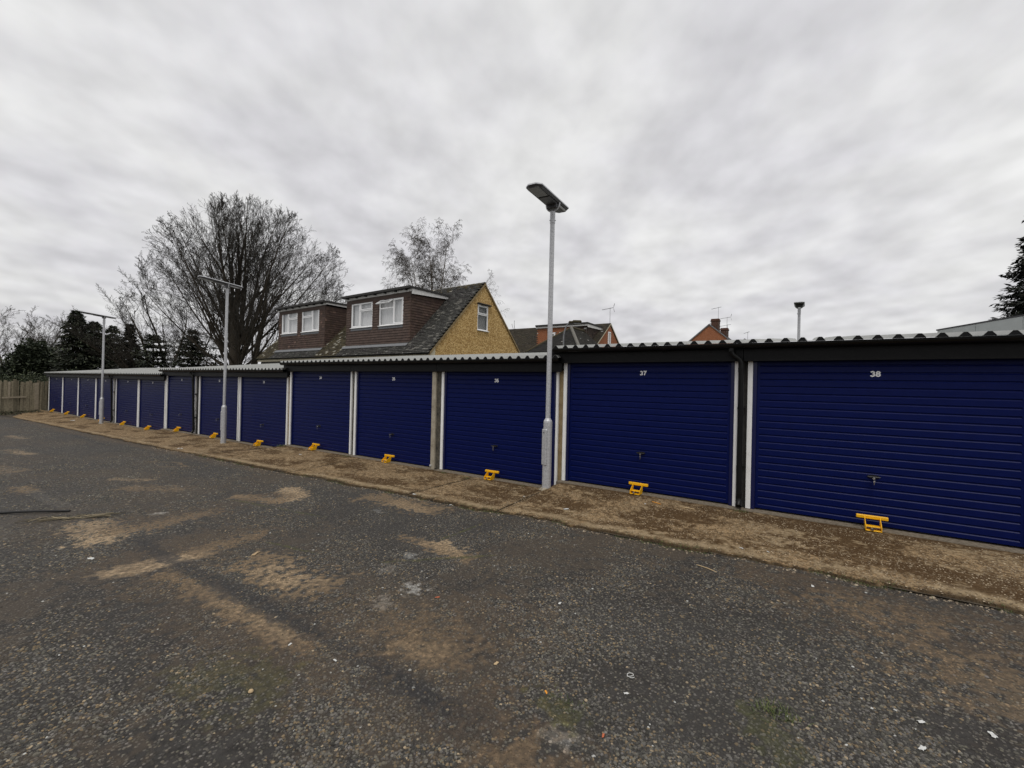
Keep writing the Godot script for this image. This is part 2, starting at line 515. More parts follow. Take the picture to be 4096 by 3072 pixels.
func asphalt_materials() -> void:
	ground_noise.seed = 3
	ground_noise.frequency = 0.08
	var n := 1024
	var cv := noise(n, 0.085, 41, 1, FastNoiseLite.TYPE_CELLULAR, FastNoiseLite.RETURN_CELL_VALUE)
	var cd := noise(n, 0.085, 41, 1, FastNoiseLite.TYPE_CELLULAR, FastNoiseLite.RETURN_DISTANCE)
	var fine := noise(n, 0.2, 43, 2)
	var mid := noise(n, 0.012, 44, 5)
	var clump := noise(n, 0.035, 45, 3)
	var d := PackedByteArray()
	d.resize(n * n * 3)
	var hgt := PackedByteArray()
	hgt.resize(n * n)
	var lut := PackedByteArray()
	lut.resize(4096)
	for i in 4096:
		lut[i] = int(Color(i / 4095.0, 0, 0).linear_to_srgb().r * 255.0)
	for i in n * n:
		var f := fine[i] / 255.0
		var m := mid[i] / 255.0
		var cl := clump[i] / 255.0
		var v := 0.011 + 0.016 * f + 0.014 * (m - 0.4) + 0.02 * (cl - 0.45)
		var wr := 1.13
		var wb := 0.86
		var h := 60.0 + 40.0 * f
		if cv[i] > 118 and cd[i] < 105:
			var tone := (cv[i] - 118) / 137.0
			tone = fposmod(tone * 7.31, 1.0)
			v = lerpf(v, 0.030 + 0.17 * tone * tone * (0.35 + 1.1 * cl) + 0.02 * f, 0.85)
			wr = 1.14 - 0.08 * fposmod(tone * 3.7, 1.0)
			wb = 0.72 + 0.18 * fposmod(tone * 5.1, 1.0)
			h = 200.0 - cd[i] * 0.8 + 30.0 * f
		d[i * 3] = lut[int(maxf(v, 0.008) * wr * 4095.0)]
		d[i * 3 + 1] = lut[int(maxf(v, 0.008) * 0.985 * 4095.0)]
		d[i * 3 + 2] = lut[int(maxf(v, 0.008) * wb * 4095.0)]
		hgt[i] = int(clampf(h, 0.0, 255.0))
	var asphalt := mat(Color.WHITE, 0.82, 0.0, 0.45)
	tri(asphalt, 1.35, rgb_tex(n, n, d), l_tex(n, hgt), 1.0)
	M.asphalt_plain = asphalt
	stain_near = stains(NEAR, 2048)
	stain_far = stains(FAR, 1024)
	M.asphalt_near = with_film(asphalt, stain_near)
	M.asphalt_far = with_film(asphalt, stain_far)
	# the concrete strip before the doors: worn, with exposed stone and brown moss
	var cv2 := noise(n, 0.1, 51, 1, FastNoiseLite.TYPE_CELLULAR, FastNoiseLite.RETURN_CELL_VALUE)
	var cd2 := noise(n, 0.1, 51, 1, FastNoiseLite.TYPE_CELLULAR, FastNoiseLite.RETURN_DISTANCE)
	var mo := noise(n, 0.02, 53, 5)
	var mo2 := noise(n, 0.006, 54, 4)
	var gr := noise(n, 0.055, 55, 3)
	var d2 := PackedByteArray()
	d2.resize(n * n * 3)
	var h2 := PackedByteArray()
	h2.resize(n * n)
	var tan_c := Vector3(0.34, 0.235, 0.128)
	var moss := Vector3(0.060, 0.034, 0.014)
	for i in n * n:
		var f := fine[i] / 255.0
		var k := smoothstep(0.40, 0.62, 0.34 * mo[i] / 255.0 + 0.2 * mo2[i] / 255.0 + 0.46 * gr[i] / 255.0 + 0.3 * (f - 0.5))
		var c := tan_c * (0.72 + 0.5 * f)
		c = c.lerp(moss * (0.6 + 0.8 * f), k * 0.9)
		var h := 90.0 + 60.0 * f + 40.0 * k
		if cv2[i] > 150 and cd2[i] < 95:
			var tone := fposmod(cv2[i] * 0.137, 1.0)
			c = c.lerp(Vector3(0.36, 0.29, 0.19) * (0.45 + 0.8 * tone), 0.75 - 0.45 * k)
			h += 60.0
		d2[i * 3] = lut[int(minf(c.x, 1.0) * 4095.0)]
		d2[i * 3 + 1] = lut[int(minf(c.y, 1.0) * 4095.0)]
		d2[i * 3 + 2] = lut[int(minf(c.z, 1.0) * 4095.0)]
		h2[i] = int(clampf(h, 0.0, 255.0))
	M.apron = with_film(tri(mat(Color.WHITE, 0.92, 0.0, 0.3), 1.63, rgb_tex(n, n, d2), l_tex(n, h2), 0.9), strip_film())
	M.sill = tri(mat(Color.WHITE, 0.9), 0.9, ramp_tex(512, noise(512, 0.03, 57, 5), [Color(0.09, 0.07, 0.046), Color(0.16, 0.13, 0.094), Color(0.23, 0.195, 0.15)]), M.t_fine, 0.4)

func with_film(m: StandardMaterial3D, im: Image) -> StandardMaterial3D:
	var o: StandardMaterial3D = m.duplicate()
	o.detail_enabled = true
	o.detail_albedo = ImageTexture.create_from_image(im)
	o.detail_blend_mode = BaseMaterial3D.BLEND_MODE_MIX
	o.detail_uv_layer = BaseMaterial3D.DETAIL_UV_2
	return o

func stains(area: Rect2, w: int) -> Image:
	# Silt, sand, moss, lime and tar that lie on the tarmac, as a sheet of colour with its cover in the alpha.
	var h := int(w * area.size.y / area.size.x)
	var im := Image.create(w, h, false, Image.FORMAT_RGBA8)
	im.fill(Color(0.3, 0.27, 0.23, 0.0))
	var n := FastNoiseLite.new()
	n.seed = 9
	n.frequency = 0.35
	n.fractal_octaves = 5
	var n2 := FastNoiseLite.new()
	n2.seed = 19
	n2.frequency = 2.2
	n2.fractal_octaves = 4
	var ppm := w / area.size.x
	var n3 := FastNoiseLite.new()
	n3.seed = 29
	n3.frequency = 9.0
	n3.fractal_octaves = 3
	# broad thin films of silt over the whole yard
	var silt := Color(0.072, 0.054, 0.036).linear_to_srgb()
	var grey := Color(0.045, 0.041, 0.038).linear_to_srgb()
	for j in h:
		for i in w:
			var x := area.position.x + (i + 0.5) / ppm
			var z := area.position.y + (j + 0.5) / ppm
			var a := n.get_noise_2d(x, z)
			var b := n2.get_noise_2d(x * 1.2, z * 2.0)
			var f := n3.get_noise_2d(x, z)
			var v := clampf((a * 1.0 + b * lerpf(1.0, 0.5, smoothstep(-18.0, -12.0, x)) + f * 0.55 + lerpf(0.1, 0.0, smoothstep(-18.0, -12.0, x))) * 1.5, 0.0, 0.55)
			# silt washes down and gathers along the edge of the strip
			v += clampf(0.5 - (z - 1.8) * 1.0 + b * 0.8 + a * 0.5 + f * 0.6, 0.0, 0.6)
			var c := silt
			if v < 0.03 and a + f * 0.6 < -0.15:
				v = clampf((-a - f * 0.6 - 0.15) * 1.2, 0.0, 0.45)
				c = grey
			im.set_pixel(i, j, Color(c.r, c.g, c.b, clampf(v, 0.0, 0.66)))
	var sand := Color(0.40, 0.295, 0.18)
	var tan_ := Color(0.25, 0.175, 0.10)
	var brown := Color(0.115, 0.078, 0.046)
	var white := Color(0.52, 0.52, 0.50)
	var dark := Color(0.022, 0.022, 0.025)
	var moss := Color(0.075, 0.078, 0.022)
	# polylines and patches: [colour, cover, width, grain, points...]
	var list := [
		[sand, 0.95, 0.26, 0.5, Vector2(-6.95, 2.75), Vector2(-6.62, 2.86), Vector2(-6.5, 3.02)],
		[sand, 0.9, 0.2, 0.5, Vector2(-7.1, 2.62), Vector2(-6.55, 2.95)],
		[brown, 0.54, 0.24, 0.6, Vector2(-7.05, 3.2), Vector2(-6.75, 2.95)],
		[tan_, 0.9, 0.18, 0.6, Vector2(-7.3, 3.38), Vector2(-6.5, 3.2)],
		[sand, 0.8, 0.3, 0.8, Vector2(-7.25, 5.08), Vector2(-6.75, 5.06), Vector2(-6.4, 5.12)],
		[sand, 0.85, 0.2, 0.6, Vector2(-6.72, 5.2), Vector2(-6.42, 5.2)],
		[tan_, 0.75, 0.26, 0.8, Vector2(-6.6, 4.95), Vector2(-6.6, 4.5), Vector2(-6.65, 4.15)],
		[brown, 0.42, 0.5, 0.8, Vector2(-6.9, 4.7), Vector2(-6.8, 4.1), Vector2(-6.9, 3.6)],
		[sand, 0.95, 0.22, 0.5, Vector2(-5.15, 5.38), Vector2(-5.12, 5.1), Vector2(-5.07, 4.86)],
		[sand, 0.8, 0.12, 0.6, Vector2(-5.0, 5.3), Vector2(-5.02, 5.0)],
		[tan_, 0.7, 0.2, 0.8, Vector2(-5.17, 4.75), Vector2(-5.2, 4.2)],
		[brown, 0.36, 0.45, 0.8, Vector2(-5.4, 5.2), Vector2(-5.4, 4.3)],
		[tan_, 0.75, 0.28, 1.2, Vector2(-4.4, 4.6), Vector2(-3.9, 4.65), Vector2(-3.5, 4.58)],
		[sand, 0.6, 0.14, 1.3, Vector2(-4.1, 4.62), Vector2(-3.6, 4.6)],
		[tan_, 0.75, 0.14, 0.8, Vector2(-4.75, 5.16), Vector2(-3.6, 5.14), Vector2(-2.65, 5.12)],
		[sand, 0.45, 0.09, 1.0, Vector2(-3.8, 5.15), Vector2(-2.8, 5.12)],
		[brown, 0.33, 0.35, 0.9, Vector2(-4.7, 5.3), Vector2(-3.4, 5.32), Vector2(-2.4, 5.3)],
		[dark, 0.55, 0.10, 0.9, Vector2(-6.2, 4.98), Vector2(-4.56, 5.02), Vector2(-3.58, 4.99), Vector2(-2.61, 5.0), Vector2(-2.05, 5.02), Vector2(-1.3, 5.05)],
		[dark, 0.4, 0.17, 0.9, Vector2(-2.05, 5.04), Vector2(-1.35, 5.06)],
		[sand, 0.7, 0.13, 1.1, Vector2(-2.15, 4.76), Vector2(-1.95, 4.72)],
		[tan_, 0.5, 0.3, 1.1, Vector2(-2.3, 4.6), Vector2(-1.9, 4.65)],
		[brown, 0.36, 0.5, 1.0, Vector2(-2.6, 4.7), Vector2(-2.0, 4.55), Vector2(-2.0, 4.3)],
		[tan_, 0.7, 0.2, 0.8, Vector2(-1.1, 5.06), Vector2(-0.92, 5.2)],
		[brown, 0.48, 0.34, 0.8, Vector2(-1.25, 5.02), Vector2(-0.9, 5.2)],
		[white, 0.6, 0.085, 1.6, Vector2(-2.72, 4.12), Vector2(-2.66, 4.16)],
		[white, 0.3, 0.07, 1.6, Vector2(-2.75, 4.42), Vector2(-2.7, 4.46)],
		[white, 0.3, 0.06, 1.3, Vector2(-3.34, 3.6), Vector2(-3.25, 3.66)],
		[white, 0.2, 0.06, 1.3, Vector2(-3.35, 3.9), Vector2(-3.2, 3.98)],
		[white, 0.25, 0.06, 1.3, Vector2(-4.95, 2.68), Vector2(-4.85, 2.73)],
		[white, 0.5, 0.06, 1.3, Vector2(-7.2, 4.5), Vector2(-7.14, 4.38)],
		[white, 0.25, 0.07, 1.3, Vector2(-1.0, 4.92), Vector2(-0.92, 4.9)],
		[sand, 0.9, 0.16, 0.8, Vector2(-3.3, 3.22), Vector2(-3.0, 3.3)],
		[tan_, 0.6, 0.12, 1.0, Vector2(-3.7, 3.25), Vector2(-2.8, 3.36)],
		[sand, 0.85, 0.18, 0.8, Vector2(-5.0, 2.24), Vector2(-4.5, 2.3)],
		[tan_, 0.75, 0.3, 0.9, Vector2(-5.6, 2.2), Vector2(-4.4, 2.2)],
		[brown, 0.48, 0.35, 0.8, Vector2(-0.3, 2.15), Vector2(0.5, 2.3), Vector2(1.4, 2.2)],
		[brown, 0.42, 0.5, 1.0, Vector2(0.3, 2.6), Vector2(1.0, 2.7), Vector2(1.8, 2.6)],
		[tan_, 0.35, 0.2, 1.2, Vector2(0.2, 2.42), Vector2(0.7, 2.5)],
		[tan_, 0.4, 0.4, 1.2, Vector2(0.8, 3.1), Vector2(1.4, 3.2)],
		[tan_, 0.55, 0.2, 0.9, Vector2(-17.5, 4.3), Vector2(-16.0, 4.2)],
		[sand, 0.5, 0.14, 0.9, Vector2(-16.8, 4.28), Vector2(-15.8, 4.1)],
		[tan_, 0.6, 0.16, 0.9, Vector2(-10.9, 5.1), Vector2(-10.2, 5.1)],
		[Color(0.12, 0.112, 0.10), 0.45, 0.1, 0.8, Vector2(-10.3, 5.05), Vector2(-9.6, 5.04), Vector2(-8.7, 5.03)],
		[Color(0.10, 0.095, 0.09), 0.3, 0.4, 1.0, Vector2(-9.6, 5.7), Vector2(-7.6, 5.9)],
		[tan_, 0.5, 0.05, 1.0, Vector2(-12.5, 2.95), Vector2(-11.8, 2.55), Vector2(-11.0, 2.66), Vector2(-11.4, 3.0)],
		[sand, 0.5, 0.12, 1.0, Vector2(-10.6, 4.0), Vector2(-9.9, 3.7)],
		[tan_, 0.5, 0.25, 1.0, Vector2(-9.4, 4.1), Vector2(-8.7, 3.7)],
		[tan_, 0.5, 0.3, 1.0, Vector2(-14.5, 5.2), Vector2(-13.0, 4.9)],
		[sand, 0.5, 0.16, 1.0, Vector2(-22.0, 3.6), Vector2(-20.5, 3.5)],
		[brown, 0.45, 0.18, 0.7, Vector2(-30.0, 2.05), Vector2(-22.0, 2.12), Vector2(-16.0, 2.0), Vector2(-9.0, 2.05)],
		[dark, 0.6, 0.12, 0.9, Vector2(-21.0, 2.3), Vector2(-17.0, 2.5)],
		[moss, 0.6, 0.025, 1.0, Vector2(-7.2, 3.56), Vector2(-6.2, 3.4), Vector2(-5.2, 3.29)],
		[moss, 0.6, 0.022, 1.0, Vector2(-4.85, 4.22), Vector2(-4.1, 4.12)],
		[moss, 0.7, 0.022, 1.0, Vector2(-3.38, 3.1), Vector2(-3.33, 2.42)],
		[moss, 0.5, 0.025, 1.0, Vector2(-3.4, 3.9), Vector2(-2.6, 3.16)],
		[moss, 0.5, 0.1, 1.2, Vector2(-0.15, 4.2), Vector2(-0.05, 4.45)],
		[moss, 0.5, 0.1, 1.2, Vector2(-1.15, 4.7), Vector2(-1.0, 4.72)],
		[moss, 0.35, 0.2, 1.2, Vector2(-2.9, 5.6), Vector2(-2.5, 5.5)],
	]
	for s in list:
		stamp(im, s, n2, n3, ppm, area)
	return im

func stamp(im: Image, s: Array, n: FastNoiseLite, fine: FastNoiseLite, ppm: float, area: Rect2) -> void:
	var c: Color = s[0]
	var wid: float = s[2]
	var lo := Vector2(1e9, 1e9)
	var hi := -lo
	for k in range(4, s.size()):
		lo = lo.min(s[k]); hi = hi.max(s[k])
	var pad := wid * 1.8 + 0.1
	var o0 := area.position
	var i0 := maxi(0, int((lo.x - pad - o0.x) * ppm))
	var i1 := mini(im.get_width(), int((hi.x + pad - o0.x) * ppm))
	var j0 := maxi(0, int((lo.y - pad - o0.y) * ppm))
	var j1 := mini(im.get_height(), int((hi.y + pad - o0.y) * ppm))
	var sc := c.linear_to_srgb()
	for j in range(j0, j1):
		for i in range(i0, i1):
			var p := Vector2(o0.x + (i + 0.5) / ppm, o0.y + (j + 0.5) / ppm)
			var dist := 1e9
			for k in range(4, s.size() - 1):
				dist = minf(dist, p.distance_to(Geometry2D.get_closest_point_to_segment(p, s[k], s[k + 1])))
			if dist > wid * 1.7:
				continue
			var g := n.get_noise_2d(p.x * 1.3, p.y * 1.3) * 0.9
			var f := fine.get_noise_2d(p.x, p.y)
			# it lies in the hollows: ragged at the rim, broken by the stones inside
			var a: float = (1.0 - dist / wid) * 0.9 + g * s[3] * 0.8 + f * 1.0 * s[3] + 0.16
			a = smoothstep(0.1, 0.75, a) * s[1]
			if a <= 0.01:
				continue
			var tone := 0.86 + 0.35 * fine.get_noise_2d(p.x * 2.3 + 5.0, p.y * 2.3)
			var o := im.get_pixel(i, j)
			var oa := a + o.a * (1.0 - a)
			im.set_pixel(i, j, Color((sc.r * tone * a + o.r * o.a * (1.0 - a)) / oa, (sc.g * tone * a + o.g * o.a * (1.0 - a)) / oa, (sc.b * tone * a + o.b * o.a * (1.0 - a)) / oa, oa))

func strip_film() -> Image:
	# what lies on the concrete strip: brown moss in patches, bare rubbed streaks, black soil at the joints
	var w := 2048
	var h := 91
	var im := Image.create(w, h, false, Image.FORMAT_RGBA8)
	var n := FastNoiseLite.new()
	n.seed = 71
	n.frequency = 0.7
	n.fractal_octaves = 5
	n.fractal_gain = 0.6
	var n2 := FastNoiseLite.new()
	n2.seed = 72
	n2.frequency = 7.0
	n2.fractal_octaves = 4
	n2.fractal_gain = 0.7
	var ppm := w / STRIP.size.x
	var moss := Color(0.055, 0.029, 0.010)
	var pale := Color(0.40, 0.31, 0.19)
	var soil := Color(0.028, 0.020, 0.012)
	for j in h:
		for i in w:
			var x := STRIP.position.x + (i + 0.5) / ppm
			var z := STRIP.position.y + (j + 0.5) / ppm
			var a := n.get_noise_2d(x, z * 1.3)
			var f := n2.get_noise_2d(x, z)
			var c := moss
			# thickest moss on the nearer bays, thin at the far end
			var v := clampf((a * 1.7 + f * 0.75 + lerpf(-0.1, 0.36, smoothstep(-24.0, -1.0, x))) * 2.6, 0.0, 0.85)
			var b := n.get_noise_2d(x * 0.9 + 40.0, z * 2.6 + 11.0) * 0.9 + f * 0.9
			if b > 0.22:
				c = moss.lerp(pale, clampf((b - 0.22) * 3.0, 0.0, 0.8))
				v = clampf(lerpf(v, 0.5, clampf((b - 0.2) * 2.5, 0.0, 1.0)), 0.0, 1.0)
			# sandy rim, then soil, along the front edge
			var e := apron_edge(x) - z
			var rim := clampf(1.0 - absf(e - 0.13) / 0.12 + f * 0.9 + a * 0.6, 0.0, 1.0)
			c = c.lerp(pale, rim * 0.7)
			v = maxf(v, rim * 0.6)
			var edge := clampf(1.0 - e / 0.06 + f * 1.2, 0.0, 1.0)
			for jt in [-28.1, -19.9, -12.6, -8.55, -5.24, -3.5]:
				if jt != -8.55:
					edge = maxf(edge, clampf(1.0 - absf(x - jt) / 0.07 + f * 1.4 + a * 0.8, 0.0, 1.0))
			c = c.lerp(soil, edge)
			v = maxf(v, edge * 0.85)
			var q := c.linear_to_srgb()
			im.set_pixel(i, j, Color(q.r, q.g, q.b, v))
	return im

func sheet_mesh(x0: float, x1: float, nx: int, z0: float, z1: float, nz: int, fy: Callable) -> ArrayMesh:
	# the second texture layer spans the sheet once
	var v := PackedVector3Array()
	var uv2 := PackedVector2Array()
	var uv := PackedVector2Array()
	var idx := PackedInt32Array()
	for j in nz + 1:
		for i in nx + 1:
			var x := lerpf(x0, x1, float(i) / nx)
			var z := lerpf(z0, z1, float(j) / nz)
			v.append(Vector3(x, fy.call(x, z), z))
			uv.append(Vector2(x, z))
			uv2.append(Vector2(float(i) / nx, float(j) / nz))
	for j in nz:
		for i in nx:
			var a := j * (nx + 1) + i
			idx.append_array(PackedInt32Array([a, a + 1, a + nx + 2, a, a + nx + 2, a + nx + 1]))
	return arrays_mesh(v, idx, uv, uv2)

func arrays_mesh(v: PackedVector3Array, idx: PackedInt32Array, uv := PackedVector2Array(), uv2 := PackedVector2Array(), col := PackedColorArray(), nor := PackedVector3Array()) -> ArrayMesh:
	var arr := []
	arr.resize(Mesh.ARRAY_MAX)
	arr[Mesh.ARRAY_VERTEX] = v
	arr[Mesh.ARRAY_INDEX] = idx
	if nor.is_empty():
		nor.resize(v.size())
		for k in range(0, idx.size(), 3):
			var a := v[idx[k]]
			var nn := (v[idx[k + 2]] - a).cross(v[idx[k + 1]] - a)
			nor[idx[k]] += nn; nor[idx[k + 1]] += nn; nor[idx[k + 2]] += nn
		for k in nor.size():
			nor[k] = nor[k].normalized()
	arr[Mesh.ARRAY_NORMAL] = nor
	if not uv.is_empty():
		arr[Mesh.ARRAY_TEX_UV] = uv
	if not uv2.is_empty():
		arr[Mesh.ARRAY_TEX_UV2] = uv2
	if not col.is_empty():
		arr[Mesh.ARRAY_COLOR] = col
	var m := ArrayMesh.new()
	m.add_surface_from_arrays(Mesh.PRIMITIVE_TRIANGLES, arr)
	return m

func make_ground() -> void:
	var g := part(self, "ground", sheet_mesh(-420.0, 420.0, 120, -420.0, 420.0, 120, func(x, _z): return -0.95 if x < -45.0 or x > 30.0 else base_y(x) - 0.25), M.earth)
	structure(g)
	var tar := Node3D.new()
	tar.name = "tarmac"
	add_child(tar)
	structure(tar)
	part(tar, "surface", sheet_mesh(NEAR.position.x, NEAR.end.x, 160, NEAR.position.y, NEAR.end.y, 46, tarmac_y), M.asphalt_near)
	part(tar, "surface", sheet_mesh(FAR.position.x, FAR.end.x, 120, FAR.position.y, FAR.end.y, 36, tarmac_y), M.asphalt_far)
	part(tar, "surface", sheet_mesh(FAR.position.x, 30.0, 120, NEAR.end.y, 16.0, 20, tarmac_y), M.asphalt_plain)
	part(tar, "surface", sheet_mesh(NEAR.end.x, 30.0, 40, NEAR.position.y, NEAR.end.y, 16, tarmac_y), M.asphalt_plain)
	# the concrete strip, cast in bays with joints
	var ap := Node3D.new()
	ap.name = "concrete_apron"
	add_child(ap)
	structure(ap)
	var joints := [-38.4, -28.1, -19.9, -12.6, -8.55, -5.24, -3.5, 3.4]
	for k in joints.size() - 1:
		var x0: float = joints[k] + 0.012
		var x1: float = joints[k + 1] - 0.012
		var nx := int((x1 - x0) / 0.09)
		var nz := 26
		var v := PackedVector3Array()
		var uv2 := PackedVector2Array()
		var idx := PackedInt32Array()
		for i in nx + 1:
			var x := lerpf(x0, x1, float(i) / nx)
			var e := apron_edge(x)
			if x < -33.0:
				e = lerpf(e, 0.9, smoothstep(-33.0, -37.5, x))
			for j in nz + 2:
				var z := lerpf(0.13, e, float(mini(j, nz)) / nz)
				var y := apron_y(x, z)
				if j >= nz - 1:
					y -= 0.006
				if j == nz + 1:
					y -= 0.14
					z += 0.01
				if i == 0 or i == nx:
					y -= 0.008
				v.append(Vector3(x, y, z))
				uv2.append(((Vector2(x, z) - STRIP.position) / STRIP.size).clamp(Vector2(0.001, 0.006), Vector2(0.999, 0.994)))
		for i in nx:
			for j in nz + 1:
				var a := i * (nz + 2) + j
				idx.append_array(PackedInt32Array([a, a + nz + 2, a + nz + 3, a, a + nz + 3, a + 1]))
		part(ap, "slab", arrays_mesh(v, idx, PackedVector2Array(), uv2), M.apron)
	# dark, mossy soil in the joints
	part(ap, "joint_soil", sheet_mesh(-38.4, 3.4, 200, 0.1, 1.86, 12, func(x, z): return apron_y(x, z) - 0.022), M.dirt)
	chips()
	var st := new_st()
	quad(st, Vector3(-39.5, -0.635, 0.2), Vector3(-37.2, -0.615, 0.2), Vector3(-37.2, -0.62, 12.0), Vector3(-39.5, -0.64, 12.0))
	var soil := part(self, "soil_border", done(st), M.dirt)
	structure(soil)

func chips() -> void:
	# stone chippings standing out of the worn tarmac, thinning with distance
	var st := new_st()
	var top := []
	var low := []
	var rr := RandomNumberGenerator.new()
	rr.seed = 5
	for k in 6:
		var a := TAU * k / 6.0
		var rad := 0.8 + 0.4 * rr.randf()
		low.append(Vector3(cos(a) * rad, -0.4, sin(a) * rad))
		top.append(Vector3(cos(a) * rad * 0.66, 0.35 + 0.1 * rr.randf(), sin(a) * rad * 0.66))
	for k in 6:
		var k2 := (k + 1) % 6
		quad(st, low[k2], top[k2], top[k], low[k])
	poly(st, top)
	var shape := done(st)
	var xf := []
	var cols := []
	var n := FastNoiseLite.new()
	n.seed = 4
	n.frequency = 0.9
	n.fractal_octaves = 3
	var made := 0
	var tries := 0
	while made < 170000 and tries < 900000:
		tries += 1
		# more of them close by: sample the distance from the camera's foot, then a bearing within the view and a little beyond
		var dist := 1.6 + 13.0 * pow(rng.randf(), 1.7)
		var ang := deg_to_rad(lerpf(-100.0, 35.0, rng.randf()))
		var x := sin(ang) * dist
		var z := CAM.z - cos(ang) * dist
		if z < apron_edge(x) + 0.02 or z > 12.0 or x > 12.0 or x < -30.0:
			continue
		var dens := 0.42 + 0.9 * n.get_noise_2d(x, z)
		if rng.randf() > dens:
			continue
		var s := 0.0042 + 0.0042 * rng.randf() + 0.003 * pow(rng.randf(), 4.0)
		s *= 1.0 + 0.04 * dist
		var b := Basis(Vector3.UP, rng.randf() * TAU) * Basis(Vector3(1, 0, 0), rng.randf_range(-0.3, 0.3))
		b = b.scaled_local(Vector3(s, s * 0.55, s * rng.randf_range(0.6, 1.2)))
		var t := pow(rng.randf(), 2.4)
		var g := 0.026 + 0.135 * t
		var c := Color(g * 1.08, g, g * (0.74 + 0.2 * rng.randf()))
		if rng.randf() < 0.12:
			c = Color(0.17, 0.125, 0.07) * (0.5 + 0.9 * rng.randf())
		if rng.randf() < 0.014:
			c = Color(0.36, 0.28, 0.18) if rng.randf() < 0.85 else Color(0.5, 0.5, 0.47)
		var pos := Vector2(x, z)
		if NEAR.has_point(pos):
			var o := stain_near.get_pixelv(Vector2i((pos - NEAR.position) / NEAR.size * Vector2(stain_near.get_size())))
			var ol := o.srgb_to_linear()
			if o.a > 0.4 and ol.r > 0.12:
				# grains of the sand itself
				c = ol * rng.randf_range(0.45, 1.35)
				b = b.scaled(Vector3.ONE * 0.75)
			else:
				c = c.lerp(ol, o.a * 0.7)
				if rng.randf() < o.a * 0.6:
					continue
		xf.append(Transform3D(b, Vector3(x, tarmac_y(x, z) + 0.001, z)))
		cols.append(c)
		made += 1
	for k in 45000:
		# coarser and sparser further along the yard
		var x := rng.randf_range(-30.0, -6.0)
		var z := rng.randf_range(2.0, 8.0)
		if z < apron_edge(x) + 0.05 or rng.randf() > 0.5 + 0.9 * n.get_noise_2d(x * 0.5, z):
			continue
		var s := 0.009 + 0.008 * rng.randf()
		var b := Basis(Vector3.UP, rng.randf() * TAU).scaled_local(Vector3(s, s * 0.5, s * rng.randf_range(0.6, 1.2)))
		xf.append(Transform3D(b, Vector3(x, tarmac_y(x, z) + 0.001, z)))
		var g := 0.03 + 0.15 * pow(rng.randf(), 2.0)
		cols.append(Color(g * 1.1, g, g * (0.7 + 0.2 * rng.randf())))
	scatter("stone_chippings", "pale grey stone chippings set in the worn tarmac", "gravel", shape, M.chip, xf, cols)
	xf = []
	cols = []
	for k in 34000:
		var x := 2.6 - 22.0 * pow(rng.randf(), 1.6)
		var z := rng.randf_range(0.2, 1.84)
		if n.get_noise_2d(x * 1.4, z * 1.4) < -0.25 + 0.5 * (rng.randf() - 0.5):
			continue
		var s := 0.004 + 0.0045 * rng.randf()
		var b := Basis(Vector3.UP, rng.randf() * TAU).scaled_local(Vector3(s, s * 0.6, s * rng.randf_range(0.6, 1.1)))
		xf.append(Transform3D(b, Vector3(x, apron_y(x, z) + 0.001, z)))
		var t := rng.randf()
		cols.append(Color(0.10, 0.065, 0.032).lerp(Color(0.46, 0.37, 0.25), t * t * t))
	for k in 900:
		# crumbs broken off the front edge of the concrete
		var x := 2.4 - 18.0 * pow(rng.randf(), 1.4)
		var z := apron_edge(x) + absf(rng.randfn(0.0, 0.05)) + 0.01
		var s := 0.006 + 0.012 * rng.randf() * rng.randf()
		var b := Basis(Vector3.UP, rng.randf() * TAU).scaled_local(Vector3(s, s * 0.7, s * rng.randf_range(0.6, 1.1)))
		xf.append(Transform3D(b, Vector3(x, tarmac_y(x, z) + s * 0.25, z)))
		cols.append(Color(0.09, 0.06, 0.035).lerp(Color(0.40, 0.33, 0.24), rng.randf()))
	scatter("loose_grit", "tan grit strewn over the concrete strip before the doors", "grit", shape, M.chip, xf, cols)

func scatter(called: String, label: String, category: String, shape: Mesh, m: Material, xf: Array, cols: Array) -> void:
	var mm := MultiMesh.new()
	mm.transform_format = MultiMesh.TRANSFORM_3D
	mm.use_colors = not cols.is_empty()
	mm.mesh = shape
	mm.instance_count = xf.size()
	for i in xf.size():
		mm.set_instance_transform(i, xf[i])
		if not cols.is_empty():
			mm.set_instance_color(i, cols[i])
	var o := MultiMeshInstance3D.new()
	o.name = numbered(called)
	o.multimesh = mm
	o.material_override = m
	add_child(o)
	tag(o, label, category)
	o.set_meta("kind", "stuff")

# ---------------------------------------------------------------- garages

# number, left and right edge of the opening, block; then what stands at the right of the door: the post's material and whether a downpipe runs there
const GARAGES := [
	[25, -36.42, -33.72, 0, "thin", false], [26, -33.60, -30.92, 0, "thin", false], [27, -30.80, -28.14, 0, "thin", false], [28, -28.02, -25.66, 0, "black_conc", true],
	[29, -25.30, -22.78, 0, "thin", false], [30, -22.62, -20.06, 0, "pale_conc", false],
	[31, -19.86, -17.52, 1, "black_conc", true], [32, -17.16, -14.57, 1, "dirty_conc", false], [33, -14.41, -11.88, 1, "ochre", false],
	[34, -11.67, -9.14, 2, "dirty_conc", false], [35, -8.93, -6.45, 2, "bare", false], [36, -6.16, -3.59, 2, "ochre", false],
	[37, -3.39, -0.83, 3, "black_conc", true], [38, -0.61, 1.98, 3, "pale_conc", false]]
const CREST := [1.75, 1.918, 2.108, 2.266]
const FASCIA := [1.49, 1.66, 1.829, 1.978]
const ROOF_SLOPE := 0.1
const ROOF_Z := 0.185
const ROOF_BACK := -4.3
const PITCH := 0.183

func make_garages() -> void:
	for gi in GARAGES.size():
		garage(gi)

